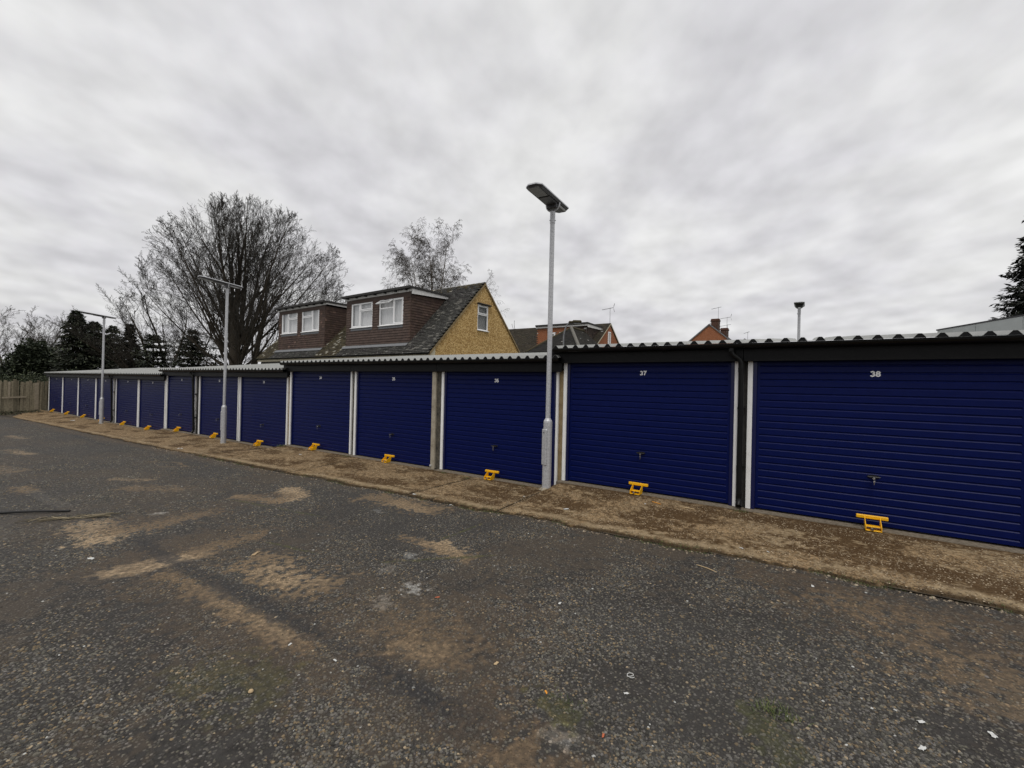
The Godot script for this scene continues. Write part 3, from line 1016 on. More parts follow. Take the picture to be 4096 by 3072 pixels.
func garage(gi: int) -> void:
	var g: Array = GARAGES[gi]
	var num: int = g[0]
	var xl: float = g[1]
	var xr: float = g[2]
	var b: int = g[3]
	var fl: float = FLOORS[b]
	var right_post: String = g[4]
	var first: bool = gi == 0 or GARAGES[gi - 1][3] != b
	var last: bool = gi == GARAGES.size() - 1 or GARAGES[gi + 1][3] != b
	var next_xl: float = GARAGES[gi + 1][1] if gi + 1 < GARAGES.size() else xr + 0.22
	var prev_xr: float = GARAGES[gi - 1][2] if gi > 0 else xl - 0.16
	var cx := (xl + xr) * 0.5
	var where := {25: "at the very end, by the wooden fence", 26: "second from the wooden fence", 27: "third from the wooden fence", 28: "fourth from the fence, downpipe and farthest lamp post before it", 29: "fifth from the fence, just past a downpipe", 30: "at the upper end of the lowest roof", 31: "numbered thirty-one, under the lower end of the second roof", 32: "numbered thirty-two behind a slim lamp post", 33: "numbered thirty-three at the upper end of the second roof", 34: "numbered thirty-four at the lower end of the third roof", 35: "numbered thirty-five beside a bare concrete post", 36: "numbered thirty-six behind the nearest lamp post", 37: "numbered thirty-seven between lamp post and downpipe", 38: "numbered thirty-eight at the highest end of the row"}
	var t := thing("garage", "garage with blue ribbed door %s" % where[num], "garage", Vector3(cx, fl, 0.0), "row of lock-up garages")
	# x positions from here on are measured from the middle of the door, heights from the floor
	var l := xl - cx
	var r := xr - cx
	var nl := next_xl - cx
	var pl := prev_xr - cx
	# door
	var door := part(t, "door", door_mesh(r - l - 0.1, 2.02), M.blue, Vector3(0, 0.02, -0.03))
	var st := new_st()
	for s in [-1.0, 1.0]:
		st = new_st()
		box(st, Vector3(s * ((r - l) * 0.5 - 0.024), 1.02, -0.045), Vector3(0.048, 2.04, 0.07))
		part(t, "frame_side", done(st), M.blue_frame)
	handle(door)
	number_plate(door, num)
	# posts and white trim
	var h: float = FASCIA[b] - fl + 0.03
	st = new_st()
	var right_white := right_post != "bare"
	soft_box(st, Vector3(l - 0.03, h * 0.5, -0.01), Vector3(0.06, h, 0.05), 0.004)
	part(t, "white_jamb", done(st), M.white)
	if right_white:
		st = new_st()
		var jw := 0.05 if right_post == "thin" else 0.042
		soft_box(st, Vector3(r + jw * 0.5, h * 0.5, -0.01), Vector3(jw, h, 0.05), 0.004)
		part(t, "white_jamb", done(st), M.white)
	st = new_st()
	var p0 := r + (0.05 if right_post == "thin" else 0.042)
	var p1 := nl - 0.06
	if right_post == "thin":
		box2(st, Vector3(p0 - 0.03, 0, -0.2), Vector3(p1 + 0.03, h, -0.036))
		part(t, "post", done(st), M.black_conc)
	elif right_post == "bare":
		soft_box(st, Vector3(r + 0.055, h * 0.5 - 0.01, -0.03), Vector3(0.11, h + 0.02, 0.17), 0.01)
		part(t, "post", done(st), M.pale_conc)
		st = new_st()
		box2(st, Vector3(r + 0.11, -0.02, -0.2), Vector3(p1, h, 0.012))
		part(t, "post", done(st), M.dirty_conc)
		st = new_st()
		tube(st, [Vector3(r + 0.02, 0.06, 0.05), Vector3(r + 0.02, 0.06, 0.075)], [0.022, 0.022], 10)
		part(t, "pipe_end", done(st), M.galv)
	else:
		soft_box(st, Vector3((p0 + p1) * 0.5, h * 0.5 - 0.03, -0.11), Vector3(p1 - p0 - 0.002, h + 0.06, 0.18), 0.008)
		part(t, "post", done(st), M[right_post])
	if gi == 0:
		st = new_st()
		box2(st, Vector3(l - 0.2, -0.1, -0.2), Vector3(l - 0.06, h, -0.02))
		part(t, "post", done(st), M.black_conc)
	# sill
	st = new_st()
	box2(st, Vector3(pl + 0.1 if not first else l - 0.1, -0.2, -0.12), Vector3(nl - 0.1 if not last else r + 0.1, -0.004, 0.135))
	part(t, "sill", done(st), M.sill)
	# fascia, gutter and roof run from post to post
	var x0 := (l + pl) * 0.5 + 0.001
	var x1 := (r + nl) * 0.5 - 0.001
	if first:
		x0 = l - 0.26
	if last:
		x1 = r + 0.13
		if b == 3:
			x1 = r + 0.3
	var fb: float = FASCIA[b] - fl
	var cr: float = CREST[b] - fl
	st = new_st()
	soft_box(st, Vector3((x0 + x1) * 0.5, (fb + cr - 0.07) * 0.5, 0.075), Vector3(x1 - x0 - 0.003, cr - 0.07 - fb, 0.03), 0.003)
	part(t, "fascia_board", done(st), M.black)
	st = new_st()
	box2(st, Vector3(x0, fb + 0.04, -0.25), Vector3(x1, cr - 0.075, 0.058))
	part(t, "lintel", done(st), M.black)
	# a half-round gutter
	var gx0 := x0
	var gx1 := x1
	if first:
		gx0 = x0 + 0.02
	st = new_st()
	var prof := []
	var gy: float = cr - 0.056
	for k in 9:
		var a := PI + PI * k / 8.0
		prof.append(Vector2(0.158 - cos(a) * 0.062, gy + sin(a) * 0.062))
	for k in 9:
		var a := TAU - PI * k / 8.0
		prof.append(Vector2(0.158 - cos(a) * 0.057, gy + 0.002 + sin(a) * 0.057))
	extrude(st, prof, gx0, gx1)
	var gut := part(t, "gutter", done(st), M.black_pipe)
	if gi % 2 == 0:
		st = new_st()
		var un := []
		for p in prof.slice(0, 9):
			un.append(Vector2(0.158 + (p.x - 0.158) * 1.08, gy + (p.y - gy) * 1.08))
		for p in prof.slice(0, 9):
			un.push_front(p)
		extrude(st, un, 0.3, 0.42)
		part(gut, "gutter_union", done(st), M.black_pipe)
	# corrugated roof
	part(t, "roof_sheet", roof_mesh(x0 + cx, x1 + cx, cx, cr, first, last), M.sheet)
	part(t, "foam_filler", filler_mesh(x0 + cx, x1 + cx, cx, cr), M.black).set_meta("kind", "stuff")
	# walls
	st = new_st()
	box2(st, Vector3(x0, -0.3, ROOF_BACK + 0.2), Vector3(x1, cr + 0.28, ROOF_BACK + 0.3))
	if first:
		box2(st, Vector3(x0 + 0.12, -0.3, ROOF_BACK + 0.302), Vector3(x0 + 0.2, cr - 0.1, -0.21))
	if last:
		box2(st, Vector3(x1 - 0.1, -0.3, ROOF_BACK + 0.302), Vector3(x1 - 0.02, cr - 0.1, -0.26))
	part(t, "wall", done(st), M.wall)
	if g[5]:
		downpipe(t, r + 0.09 if num == 37 else r + 0.07, gy, fl)

func door_mesh(w: float, h: float) -> ArrayMesh:
	var st := new_st()
	var hw := w * 0.5
	var rw := hw - 0.035
	var d := 0.011
	quad(st, Vector3(-hw, h, 0), Vector3(-rw, h, 0), Vector3(-rw, 0, 0), Vector3(-hw, 0, 0))
	quad(st, Vector3(rw, h, 0), Vector3(hw, h, 0), Vector3(hw, 0, 0), Vector3(rw, 0, 0))
	var y := 0.0
	var k := 0
	while true:
		var yc := 0.06 + k * 0.0925
		if yc > h - 0.02:
			break
		# the flat below the groove leans out a little, as pressed steel does
		quad(st, Vector3(-rw, yc - 0.016, 0), Vector3(rw, yc - 0.016, 0), Vector3(rw, y, 0), Vector3(-rw, y, 0))
		quad(st, Vector3(-rw, yc - 0.004, -d), Vector3(rw, yc - 0.004, -d), Vector3(rw, yc - 0.016, 0), Vector3(-rw, yc - 0.016, 0))
		quad(st, Vector3(-rw, yc + 0.003, -d), Vector3(rw, yc + 0.003, -d), Vector3(rw, yc - 0.004, -d), Vector3(-rw, yc - 0.004, -d))
		quad(st, Vector3(-rw, yc + 0.010, 0), Vector3(rw, yc + 0.010, 0), Vector3(rw, yc + 0.003, -d), Vector3(-rw, yc + 0.003, -d))
		for s in [-1.0, 1.0]:
			quad(st, Vector3(s * rw, yc + 0.010, 0), Vector3(s * rw, yc + 0.003, -d), Vector3(s * rw, yc - 0.004, -d), Vector3(s * rw, yc - 0.016, 0))
		y = yc + 0.010
		k += 1
	quad(st, Vector3(-rw, h, 0), Vector3(rw, h, 0), Vector3(rw, y, 0), Vector3(-rw, y, 0))
	# edges and back
	quad(st, Vector3(-hw, 0, 0), Vector3(hw, 0, 0), Vector3(hw, 0, -0.03), Vector3(-hw, 0, -0.03))
	quad(st, Vector3(hw, h, -0.03), Vector3(-hw, h, -0.03), Vector3(-hw, 0, -0.03), Vector3(hw, 0, -0.03))
	for s in [-1.0, 1.0]:
		quad(st, Vector3(s * hw, h, 0), Vector3(s * hw, h, -0.03), Vector3(s * hw, 0, -0.03), Vector3(s * hw, 0, 0))
	return done(st)

var handle_mesh: Mesh
var lock_mesh: Mesh

func handle(door: Node3D) -> void:
	if handle_mesh == null:
		var st := new_st()
		# a flat oval backplate and a T grip before it
		var ring := []
		var back := []
		for k in 20:
			var a := -TAU * k / 20.0
			ring.append(Vector3(cos(a) * 0.056, sin(a) * 0.019, 0.010))
			back.append(Vector3(cos(a) * 0.062, sin(a) * 0.023, 0.001))
		poly(st, ring)
		for k in 20:
			var k2 := (k + 1) % 20
			quad(st, back[k], ring[k], ring[k2], back[k2])
		tube(st, [Vector3(0, 0, 0.008), Vector3(0, 0, 0.05)], [0.011, 0.009], 10)
		tube(st, [Vector3(-0.06, 0.004, 0.052), Vector3(-0.03, 0.001, 0.054), Vector3(0.03, 0.001, 0.054), Vector3(0.06, 0.004, 0.052)], [0.007, 0.010, 0.010, 0.007], 10)
		handle_mesh = done(st)
		st = new_st()
		tube(st, [Vector3(0, -0.004, 0.05), Vector3(0, -0.004, 0.068)], [0.008, 0.008], 10)
		soft_box(st, Vector3(0.0, -0.018, 0.07), Vector3(0.02, 0.022, 0.003), 0.001)
		soft_box(st, Vector3(0.002, -0.052, 0.068), Vector3(0.017, 0.02, 0.003), 0.001)
		soft_box(st, Vector3(0.002, -0.074, 0.068), Vector3(0.007, 0.028, 0.003), 0.001)
		lock_mesh = done(st)
	var hd := part(door, "handle", handle_mesh, M.handle, Vector3(0, 0.575, 0))
	hd.rotation.z = 0.0
	part(door, "lock_and_keys", lock_mesh, M.chrome, Vector3(0, 0.575, 0))

func arc(cx: float, cy: float, rx: float, ry: float, a0: float, a1: float) -> Array:
	var o := []
	var n := 14
	for k in n + 1:
		var a := deg_to_rad(lerpf(a0, a1, float(k) / n))
		o.append(Vector2(cx + cos(a) * rx, cy + sin(a) * ry))
	return o

func digit(ch: String) -> Array:
	# strokes of a heavy grotesque digit in a unit box
	match ch:
		"0": return [arc(0.5, 0.5, 0.36, 0.41, 90, 450)]
		"1": return [[Vector2(0.2, 0.74), Vector2(0.55, 0.93), Vector2(0.55, 0.0)]]
		"2": return [arc(0.5, 0.68, 0.34, 0.25, 175, -38) + [Vector2(0.14, 0.09), Vector2(0.9, 0.09)]]
		"3": return [arc(0.47, 0.70, 0.34, 0.21, 160, -90), arc(0.47, 0.29, 0.38, 0.22, 90, -165)]
		"4": return [[Vector2(0.68, 0.0), Vector2(0.68, 0.93), Vector2(0.1, 0.28), Vector2(0.97, 0.28)]]
		"5": return [[Vector2(0.86, 0.91), Vector2(0.24, 0.91), Vector2(0.18, 0.5)], arc(0.48, 0.31, 0.36, 0.24, 140, -160)]
		"6": return [arc(0.5, 0.29, 0.35, 0.22, 0, 360), [Vector2(0.15, 0.32), Vector2(0.17, 0.6), Vector2(0.32, 0.84), Vector2(0.55, 0.91), Vector2(0.82, 0.82)]]
		"7": return [[Vector2(0.08, 0.91), Vector2(0.9, 0.91), Vector2(0.55, 0.45), Vector2(0.42, 0.0)]]
		"8": return [arc(0.5, 0.71, 0.31, 0.19, 90, 450), arc(0.5, 0.28, 0.36, 0.21, 90, 450)]
		_: return [arc(0.5, 0.71, 0.35, 0.22, 0, 360), [Vector2(0.85, 0.68), Vector2(0.83, 0.4), Vector2(0.68, 0.16), Vector2(0.45, 0.09), Vector2(0.18, 0.18)]]

func number_plate(door: Node3D, num: int) -> void:
	var st := new_st()
	var w := 0.047
	var h := 0.065
	var hw := 0.0078
	var x0 := -w - 0.002
	var layer := 0
	for ch in str(num):
		for line in digit(ch):
			var z := 0.0022 + 0.0005 * layer
			layer += 1
			var n: int = line.size()
			var l := []
			var r := []
			for i in n:
				var p: Vector2 = line[i] * Vector2(w, h)
				var q0: Vector2 = line[maxi(i - 1, 0)] * Vector2(w, h)
				var q1: Vector2 = line[mini(i + 1, n - 1)] * Vector2(w, h)
				var d0 := (p - q0).normalized() if i > 0 else (q1 - p).normalized()
				var d1 := (q1 - p).normalized() if i < n - 1 else d0
				var m := (d0.orthogonal() + d1.orthogonal()).normalized()
				m *= hw / maxf(m.dot(d0.orthogonal()), 0.45)
				l.append(Vector3(x0 + p.x + m.x, p.y + m.y, z))
				r.append(Vector3(x0 + p.x - m.x, p.y - m.y, z))
			for i in n - 1:
				quad(st, l[i], l[i + 1], r[i + 1], r[i])
		x0 += w + 0.004
	part(door, "number", done(st), M.number, Vector3(0.0, 1.775, 0.0))

func roof_mesh(wx0: float, wx1: float, cx: float, cr: float, first: bool, last: bool) -> ArrayMesh:
	# box-profile sheet: narrow crests, wide valleys; phase is kept along the block
	var st := new_st()
	var xs := []
	var prof := [[0.0, 0.0], [0.42, 0.0], [0.62, 1.0], [0.80, 1.0]]
	var k := int(floor(wx0 / PITCH)) - 1
	while k * PITCH < wx1 + PITCH:
		for p in prof:
			xs.append([(k + p[0]) * PITCH, p[1]])
		k += 1
	var line := []
	for i in xs.size() - 1:
		var a: Array = xs[i]
		var b: Array = xs[i + 1]
		if b[0] <= wx0 or a[0] >= wx1:
			continue
		var lo := maxf(a[0], wx0)
		var hi := minf(b[0], wx1)
		if line.is_empty():
			line.append(Vector2(lo, lerpf(a[1], b[1], (lo - a[0]) / (b[0] - a[0]))))
		line.append(Vector2(hi, lerpf(a[1], b[1], (hi - a[0]) / (b[0] - a[0]))))
	var depth := 0.044
	var th := 0.002
	var L := ROOF_Z - ROOF_BACK
	for i in line.size() - 1:
		var p: Vector2 = line[i]
		var q: Vector2 = line[i + 1]
		var py := cr - depth + p.y * depth
		var qy := cr - depth + q.y * depth
		var f0 := Vector3(p.x - cx, py, ROOF_Z)
		var f1 := Vector3(q.x - cx, qy, ROOF_Z)
		var up := Vector3(0, L * ROOF_SLOPE, -L)
		var dn := Vector3(0, -th, 0)
		quad(st, f0 + up, f1 + up, f1, f0)
		quad(st, f0 + dn, f1 + dn, f1 + up + dn, f0 + up + dn)
		quad(st, f0, f1, f1 + dn, f0 + dn)
	return done(st)

func filler_mesh(wx0: float, wx1: float, cx: float, cr: float) -> ArrayMesh:
	# black foam plugs closing the crests just behind the drip edge
	var st := new_st()
	var k := int(floor(wx0 / PITCH)) - 1
	while k * PITCH < wx1:
		var a := (k + 0.42) * PITCH
		if a > wx0 + 0.01 and a + PITCH * 0.58 < wx1:
			var z := ROOF_Z - 0.004
			var y0 := cr - 0.05
			var y1 := cr - 0.003
			var q := [Vector3(a - cx, y0, z), Vector3(a + PITCH * 0.2 - cx, y1, z), Vector3(a + PITCH * 0.38 - cx, y1, z), Vector3(a + PITCH * 0.58 - cx, y0, z)]
			poly(st, q)
			var bk := Vector3(0, 0, -0.05)
			for i in 3:
				quad(st, q[i], q[i] + bk, q[i + 1] + bk, q[i + 1])
		k += 1
	return done(st)

func downpipe(t: Node3D, x: float, gy: float, fl: float) -> void:
	var st := new_st()
	var z := 0.055
	var rad := 0.034
	var xo := x - 0.12
	tube(st, [Vector3(xo, gy - 0.03, 0.15), Vector3(xo, gy - 0.10, 0.15), Vector3(xo + 0.015, gy - 0.14, 0.146), Vector3(x - 0.02, gy - 0.21, 0.118), Vector3(x, gy - 0.26, 0.112), Vector3(x, 1.2, z + 0.03), Vector3(x, 0.14, z), Vector3(x, 0.09, z + 0.006), Vector3(x, 0.035, z + 0.06)], [rad, rad, rad, rad, rad, rad, rad, rad + 0.003, rad + 0.006], 14)
	tube(st, [Vector3(xo, gy - 0.06, 0.15), Vector3(xo, gy - 0.10, 0.15)], [rad + 0.006, rad + 0.006], 14)
	tube(st, [Vector3(x, 0.2, z + 0.003), Vector3(x, 0.14, z)], [rad + 0.005, rad + 0.005], 14)
	tube(st, [Vector3(x, gy - 0.32, 0.108), Vector3(x, gy - 0.38, 0.105)], [rad + 0.005, rad + 0.005], 14)
	for yy in [0.55, 1.35]:
		box(st, Vector3(x, yy, 0.02), Vector3(0.09, 0.03, 0.05))
	part(t, "downpipe", done(st), M.black_pipe)

# ---------------------------------------------------------------- fence

func make_fence() -> void:
	var x := -37.35
	var t := thing("wooden_fence", "weathered close-boarded wooden fence at the end of the garage row", "fence", Vector3(x, -0.64, 4.0))
	var z := -1.1
	var shapes := []
	for k in 5:
		var st := new_st()
		var w := 0.118 + 0.012 * (k % 3)
		var h := 1.86 + 0.05 * sin(k * 2.1)
		var top := [0.0, 0.03, -0.02, 0.05, 0.01]
		var tip := [Vector3(0.011, h, -w * 0.5), Vector3(0.004, h + top[k], w * 0.5), Vector3(-0.006, h + top[k], w * 0.5), Vector3(-0.006, h, -w * 0.5)]
		var foot := [Vector3(0.011, 0, -w * 0.5), Vector3(0.004, 0, w * 0.5), Vector3(-0.006, 0, w * 0.5), Vector3(-0.006, 0, -w * 0.5)]
		for i in 4:
			var j := (i + 1) % 4
			quad(st, foot[j], tip[j], tip[i], foot[i])
		poly(st, tip)
		shapes.append(done(st))
	var i := 0
	while z < 9.5:
		var m: Material = [M.fence_a, M.fence_b, M.fence_a, M.fence_b, M.fence_a][rng.randi() % 5]
		var o := part(t, "board", shapes[rng.randi() % 5], m, Vector3(0.02 + 0.006 * (i % 2), rng.randf_range(-0.07, 0.03), z - 4.0))
		o.rotation = Vector3(rng.randfn(0.0, 0.014), rng.randfn(0.0, 0.05), rng.randfn(0.0, 0.01))
		z += rng.randf_range(0.108, 0.13)
		i += 1
	for y in [0.35, 1.0, 1.6]:
		var st := new_st()
		box(st, Vector3(-0.04, y, 0.2), Vector3(0.05, 0.08, 10.6))
		part(t, "rail", done(st), M.fence_b)
	for k in 5:
		var st := new_st()
		soft_box(st, Vector3(-0.09, 0.85, -5.0 + k * 2.5), Vector3(0.1, 1.9, 0.1), 0.01)
		part(t, "fence_post", done(st), M.fence_b)
	# patched with paler wood
	var st := new_st()
	soft_box(st, Vector3.ZERO, Vector3(0.02, 1.55, 0.17), 0.004)
	var a := part(t, "patch_board", done(st), M.fence_c, Vector3(0.045, 0.98, 0.34 - 4.0))
	a.rotation.x = 0.012
	st = new_st()
	soft_box(st, Vector3.ZERO, Vector3(0.025, 0.085, 0.95), 0.004)
	var b := part(t, "patch_board", done(st), M.fence_c, Vector3(0.075, 0.92, 1.22 - 4.0))
	b.rotation.x = 0.05
	st = new_st()
	soft_box(st, Vector3.ZERO, Vector3(0.02, 0.85, 0.09), 0.004)
	var c := part(t, "patch_board", done(st), M.fence_c, Vector3(0.045, 1.38, 1.42 - 4.0))
	c.rotation.x = -0.01

# ---------------------------------------------------------------- the house with two dormers

const EY := 3.4
const HW := 3.413
const HH := 3.505
const HL := 14.975

func make_main_house() -> void:
	var t := thing("chalet_house", "chalet house with two brown tile-hung dormers and an ochre pebbledash gable", "house", Vector3(-12.898, 2.88 - EY, -6.558))
	t.basis = Basis(Vector3(0.998698, 0, 0.051013), Vector3.UP, Vector3(-0.051013, 0, 0.998698))
	var D := HW * 2.0
	# gable wall with the window opening (z from 0 at the front eave to -D)
	var st := new_st()
	var z1 := -2.96
	var z2 := -3.74
	var wy0 := EY + 1.26
	var wy1 := EY + 2.46
	var gy := func(z: float) -> float: return EY + HH - 0.06 - absf(z + HW) * HH / HW
	var X := -0.03
	poly(st, [Vector3(X, 0, -0.15), Vector3(X, gy.call(-0.15), -0.15), Vector3(X, gy.call(z1), z1), Vector3(X, 0, z1)])
	poly(st, [Vector3(X, 0, z2), Vector3(X, gy.call(z2), z2), Vector3(X, gy.call(-D + 0.15), -D + 0.15), Vector3(X, 0, -D + 0.15)])
	poly(st, [Vector3(X, 0, z1), Vector3(X, wy0, z1), Vector3(X, wy0, z2), Vector3(X, 0, z2)])
	poly(st, [Vector3(X, wy1, z1), Vector3(X, gy.call(z1), z1), Vector3(X, gy.call(-HW), -HW), Vector3(X, gy.call(z2), z2), Vector3(X, wy1, z2)])
	var rv := Vector3(-0.12, 0, 0)
	var w := [Vector3(X, wy0, z1), Vector3(X, wy1, z1), Vector3(X, wy1, z2), Vector3(X, wy0, z2)]
	for k in 4:
		quad(st, w[k], w[(k + 1) % 4], w[(k + 1) % 4] + rv, w[k] + rv)
	# the far gable
	poly(st, [Vector3(-HL + 0.05, 0, -D + 0.15), Vector3(-HL + 0.05, EY, -D + 0.15), Vector3(-HL + 0.05, gy.call(-HW), -HW), Vector3(-HL + 0.05, EY, -0.15), Vector3(-HL + 0.05, 0, -0.15)])
	part(t, "gable_wall", done(st), M.dash)
	st = new_st()
	box2(st, Vector3(-HL + 0.05, 0, -0.35), Vector3(X - 0.002, EY - 0.12, -0.15))
	box2(st, Vector3(-HL + 0.05, 0, -D + 0.15), Vector3(X - 0.002, EY - 0.12, -D + 0.35))
	part(t, "wall", done(st), M.wall)
	# window in the gable
	var b := Basis(Vector3(0, 0, -1), Vector3.UP, Vector3(1, 0, 0))
	window(t, Transform3D(b, Vector3(X - 0.05, wy0, z1)), z1 - z2, wy1 - wy0, [[0.0, 0.0, 1.0, 0.62], [0.0, 0.62, 1.0, 0.38]], M.curtain_grey, -1)
	st = new_st()
	soft_box(st, Vector3(X + 0.05, wy1 + 0.03, (z1 + z2) * 0.5 - 0.03), Vector3(0.12, 0.05, 0.98), 0.008, Basis(Vector3(0, 0, 1), 0.12))
	part(t, "drip_board", done(st), M.felt)
	# eave boxing, bargeboards, gutter
	st = new_st()
	poly(st, [Vector3(X + 0.012, EY - 0.42, -0.32), Vector3(X + 0.012, EY - 0.42, 0.03), Vector3(X + 0.012, EY - 0.02, 0.03), Vector3(X + 0.012, EY + 0.24, -0.32)])
	box2(st, Vector3(-HL, EY - 0.2, -0.02), Vector3(X, EY - 0.03, 0.03))
	part(t, "eave_box", done(st), M.cream)
	st = new_st()
	for s in [0, 1]:
		var zz0 := 0.06 if s == 0 else -D - 0.06
		var zz1 := -HW
		var p0 := Vector3(X + 0.02, EY - 0.06, zz0)
		var p1 := Vector3(X + 0.02, EY + HH, zz1)
		var dn := Vector3(0, -0.10, 0)
		var ou := Vector3(0.035, 0, 0)
		quad(st, p0 + ou, p1 + ou, p1 + ou + dn, p0 + ou + dn)
		quad(st, p0 + dn, p1 + dn, p1 + ou + dn, p0 + ou + dn)
		quad(st, p0, p1, p1 + ou, p0 + ou)
	part(t, "verge", done(st), M.ochre)
	st = new_st()
	var prof := []
	for k in 9:
		var a := PI + PI * k / 8.0
		prof.append(Vector2(0.095 - cos(a) * 0.06, EY - 0.02 + sin(a) * 0.06))
	for k in 9:
		var a := TAU - PI * k / 8.0
		prof.append(Vector2(0.095 - cos(a) * 0.053, EY - 0.017 + sin(a) * 0.053))
	extrude(st, prof, -HL - 0.05, 0.04)
	part(t, "gutter", done(st), M.black_pipe)
	# roof deck and tiles
	st = new_st()
	var e0 := Vector3(0.0, EY - 0.03, 0.05)
	var e1 := Vector3(-HL, EY - 0.03, 0.05)
	var r0 := Vector3(0.0, EY + HH - 0.03, -HW)
	var r1 := Vector3(-HL, EY + HH - 0.03, -HW)
	var k0 := Vector3(0.0, EY - 0.03, -D - 0.05)
	var k1 := Vector3(-HL, EY - 0.03, -D - 0.05)
	quad(st, r1, r0, e0, e1)
	quad(st, r0, r1, k1, k0)
	part(t, "roof", done(st), M.tile_moss)
	roof_tiles(t)
	st = new_st()
	var ridge := []
	for k in 46:
		var xa := -HL + k * HL / 46.0
		tube(st, [Vector3(xa + 0.004, EY + HH - 0.05, -HW), Vector3(xa + HL / 46.0, EY + HH - 0.045, -HW)], [0.1, 0.107], 10)
	part(t, "ridge_tiles", done(st), M.tile_moss)
	dormer(t, -6.52, -1.73, [[-6.12, -4.43, 1.37, 2.6, false, false], [-3.92, -2.22, 1.35, 2.58, true, true]], true)
	dormer(t, -13.38, -8.48, [[-13.04, -11.28, 1.42, 2.66, false, false], [-10.8, -9.04, 1.42, 2.66, true, false]], false)

func tile_box(st: SurfaceTool, c: Vector3, u: Vector3, v: Vector3, n: Vector3, col: Color) -> void:
	# a thin tile: u half width, v half length (down the slope), n half thickness; top and edges only
	st.set_color(col)
	quad(st, c - u - v + n, c + u - v + n, c + u + v + n, c - u + v + n)
	quad(st, c - u + v + n, c + u + v + n, c + u + v - n, c - u + v - n)
	quad(st, c + u - v + n, c + u - v - n, c + u + v - n, c + u + v + n)
	quad(st, c - u - v - n, c - u - v + n, c - u + v + n, c - u + v - n)

func single_tile(hw: float, hl: float, ht: float) -> ArrayMesh:
	var st := new_st()
	st.set_color(Color.WHITE)
	tile_box(st, Vector3.ZERO, Vector3(hw, 0, 0), Vector3(0, 0, hl), Vector3(0, ht, 0), Color.WHITE)
	return done(st)

func roof_tiles(t: Node3D) -> void:
	var ang := atan2(HH, HW)
	var down := Vector3(0, -sin(ang), cos(ang))
	var up_n := Vector3(0, cos(ang), sin(ang))
	var L := sqrt(HH * HH + HW * HW)
	var gauge := 0.105
	var wid := 0.172
	var st := new_st()
	var singles := 0
	var tile := single_tile(wid * 0.5 - 0.003, 0.075, 0.013)
	var spots_at := []
	var lich := FastNoiseLite.new()
	lich.seed = 12
	lich.frequency = 0.7
	for c in int(L / gauge) + 1:
		var s := c * gauge
		var y := EY + s * sin(ang)
		var z := -s * cos(ang) + 0.06
		var off := 0.5 * wid * (c % 2)
		for k in int(HL / wid) + 1:
			var x := -k * wid - wid * 0.5 - off + 0.04
			if x < -HL:
				continue
			if z < -0.42 and (x > -6.5 and x < -1.75 or x > -13.36 and x < -8.5) and y < EY + 2.85:
				continue
			var tilt := 0.26 + rng.randfn(0.0, 0.03)
			var dn := (down + up_n * tilt).normalized()
			var nn := (up_n - down * tilt).normalized()
			var p := Vector3(x + rng.randf_range(-0.003, 0.003), y, z) + up_n * (0.028 + rng.randf_range(-0.004, 0.008)) + down * 0.0
			var lv := lich.get_noise_2d(x, s * 1.5)
			var mossy: bool = x < -6.5 and x > -8.5 or x < -13.3 or (c > 42 and rng.randf() < 0.5)
			if singles < 300 and x > -2.6 and z < 0.0 and not mossy and c % 2 == 0 or (singles < 300 and x > -1.0):
				var o := part(t, "roof_tile", tile, M.tile_lichen if rng.randf() < 0.12 + lv * 0.2 else M.tile_dark)
				o.transform = Transform3D(Basis(Vector3(1, 0, 0), nn, dn), p)
				singles += 1
				spots_at.append([p, dn, nn, 1.8 + 2.0 * lv])
				continue
			var g := 0.022 + 0.035 * rng.randf()
			var col := Color(g * 1.05, g, g * 0.9)
			if mossy:
				col = Color(0.06, 0.047, 0.022) * (0.5 + 0.9 * rng.randf())
				if rng.randf() < 0.06:
					col = Color(0.36, 0.34, 0.28)
			elif rng.randf() < 0.07 + lv * 0.15:
				var q := 0.06 + 0.16 * rng.randf() * rng.randf()
				col = Color(q, q * 0.98, q * 0.92)
			tile_box(st, p, Vector3(wid * 0.5 - 0.003, 0, 0), dn * 0.075, nn * 0.013, col)
			spots_at.append([p, dn, nn, 0.5 if mossy else 1.6 + 2.0 * lv])
	var rest := part(t, "roof_tiles", done(st), M.tile_v)
	rest.set_meta("kind", "stuff")
	# crusts of pale lichen on the tile ends
	st = new_st()
	for e in spots_at:
		var n_sp := int(e[3] + rng.randf())
		for k in n_sp:
			var s := 0.006 + 0.014 * rng.randf() * rng.randf()
			var o: Vector3 = e[0] + Vector3(rng.randf_range(-0.075, 0.075), 0, 0) + e[1] * rng.randf_range(0.0, 0.072) + e[2] * 0.015
			var q := 0.22 + 0.4 * rng.randf()
			st.set_color(Color(q, q, q * 0.92))
			var pts := []
			for i in 6:
				var a := -TAU * i / 6.0
				pts.append(o + Vector3(cos(a) * s * rng.randf_range(0.9, 2.0), 0, 0) + e[1] * sin(a) * s * rng.randf_range(0.6, 1.1) + e[2] * (0.003 if i % 2 == 0 else 0.001))
			poly(st, pts)
	var li := part(t, "lichen", done(st), M.tile_v)
	li.set_meta("kind", "stuff")
	# lead where the dormers stand on the roof
	st = new_st()
	for d in [[-6.55, -1.7], [-13.41, -8.45]]:
		var s := 0.5
		var c := Vector3((d[0] + d[1]) * 0.5, EY + s * sin(ang) + 0.02, -s * cos(ang) + 0.08) + up_n * 0.045
		box(st, c, Vector3(d[1] - d[0], 0.012, 0.17), Basis(Vector3(1, 0, 0), up_n, down))
	part(t, "lead_flashing", done(st), M.lead)

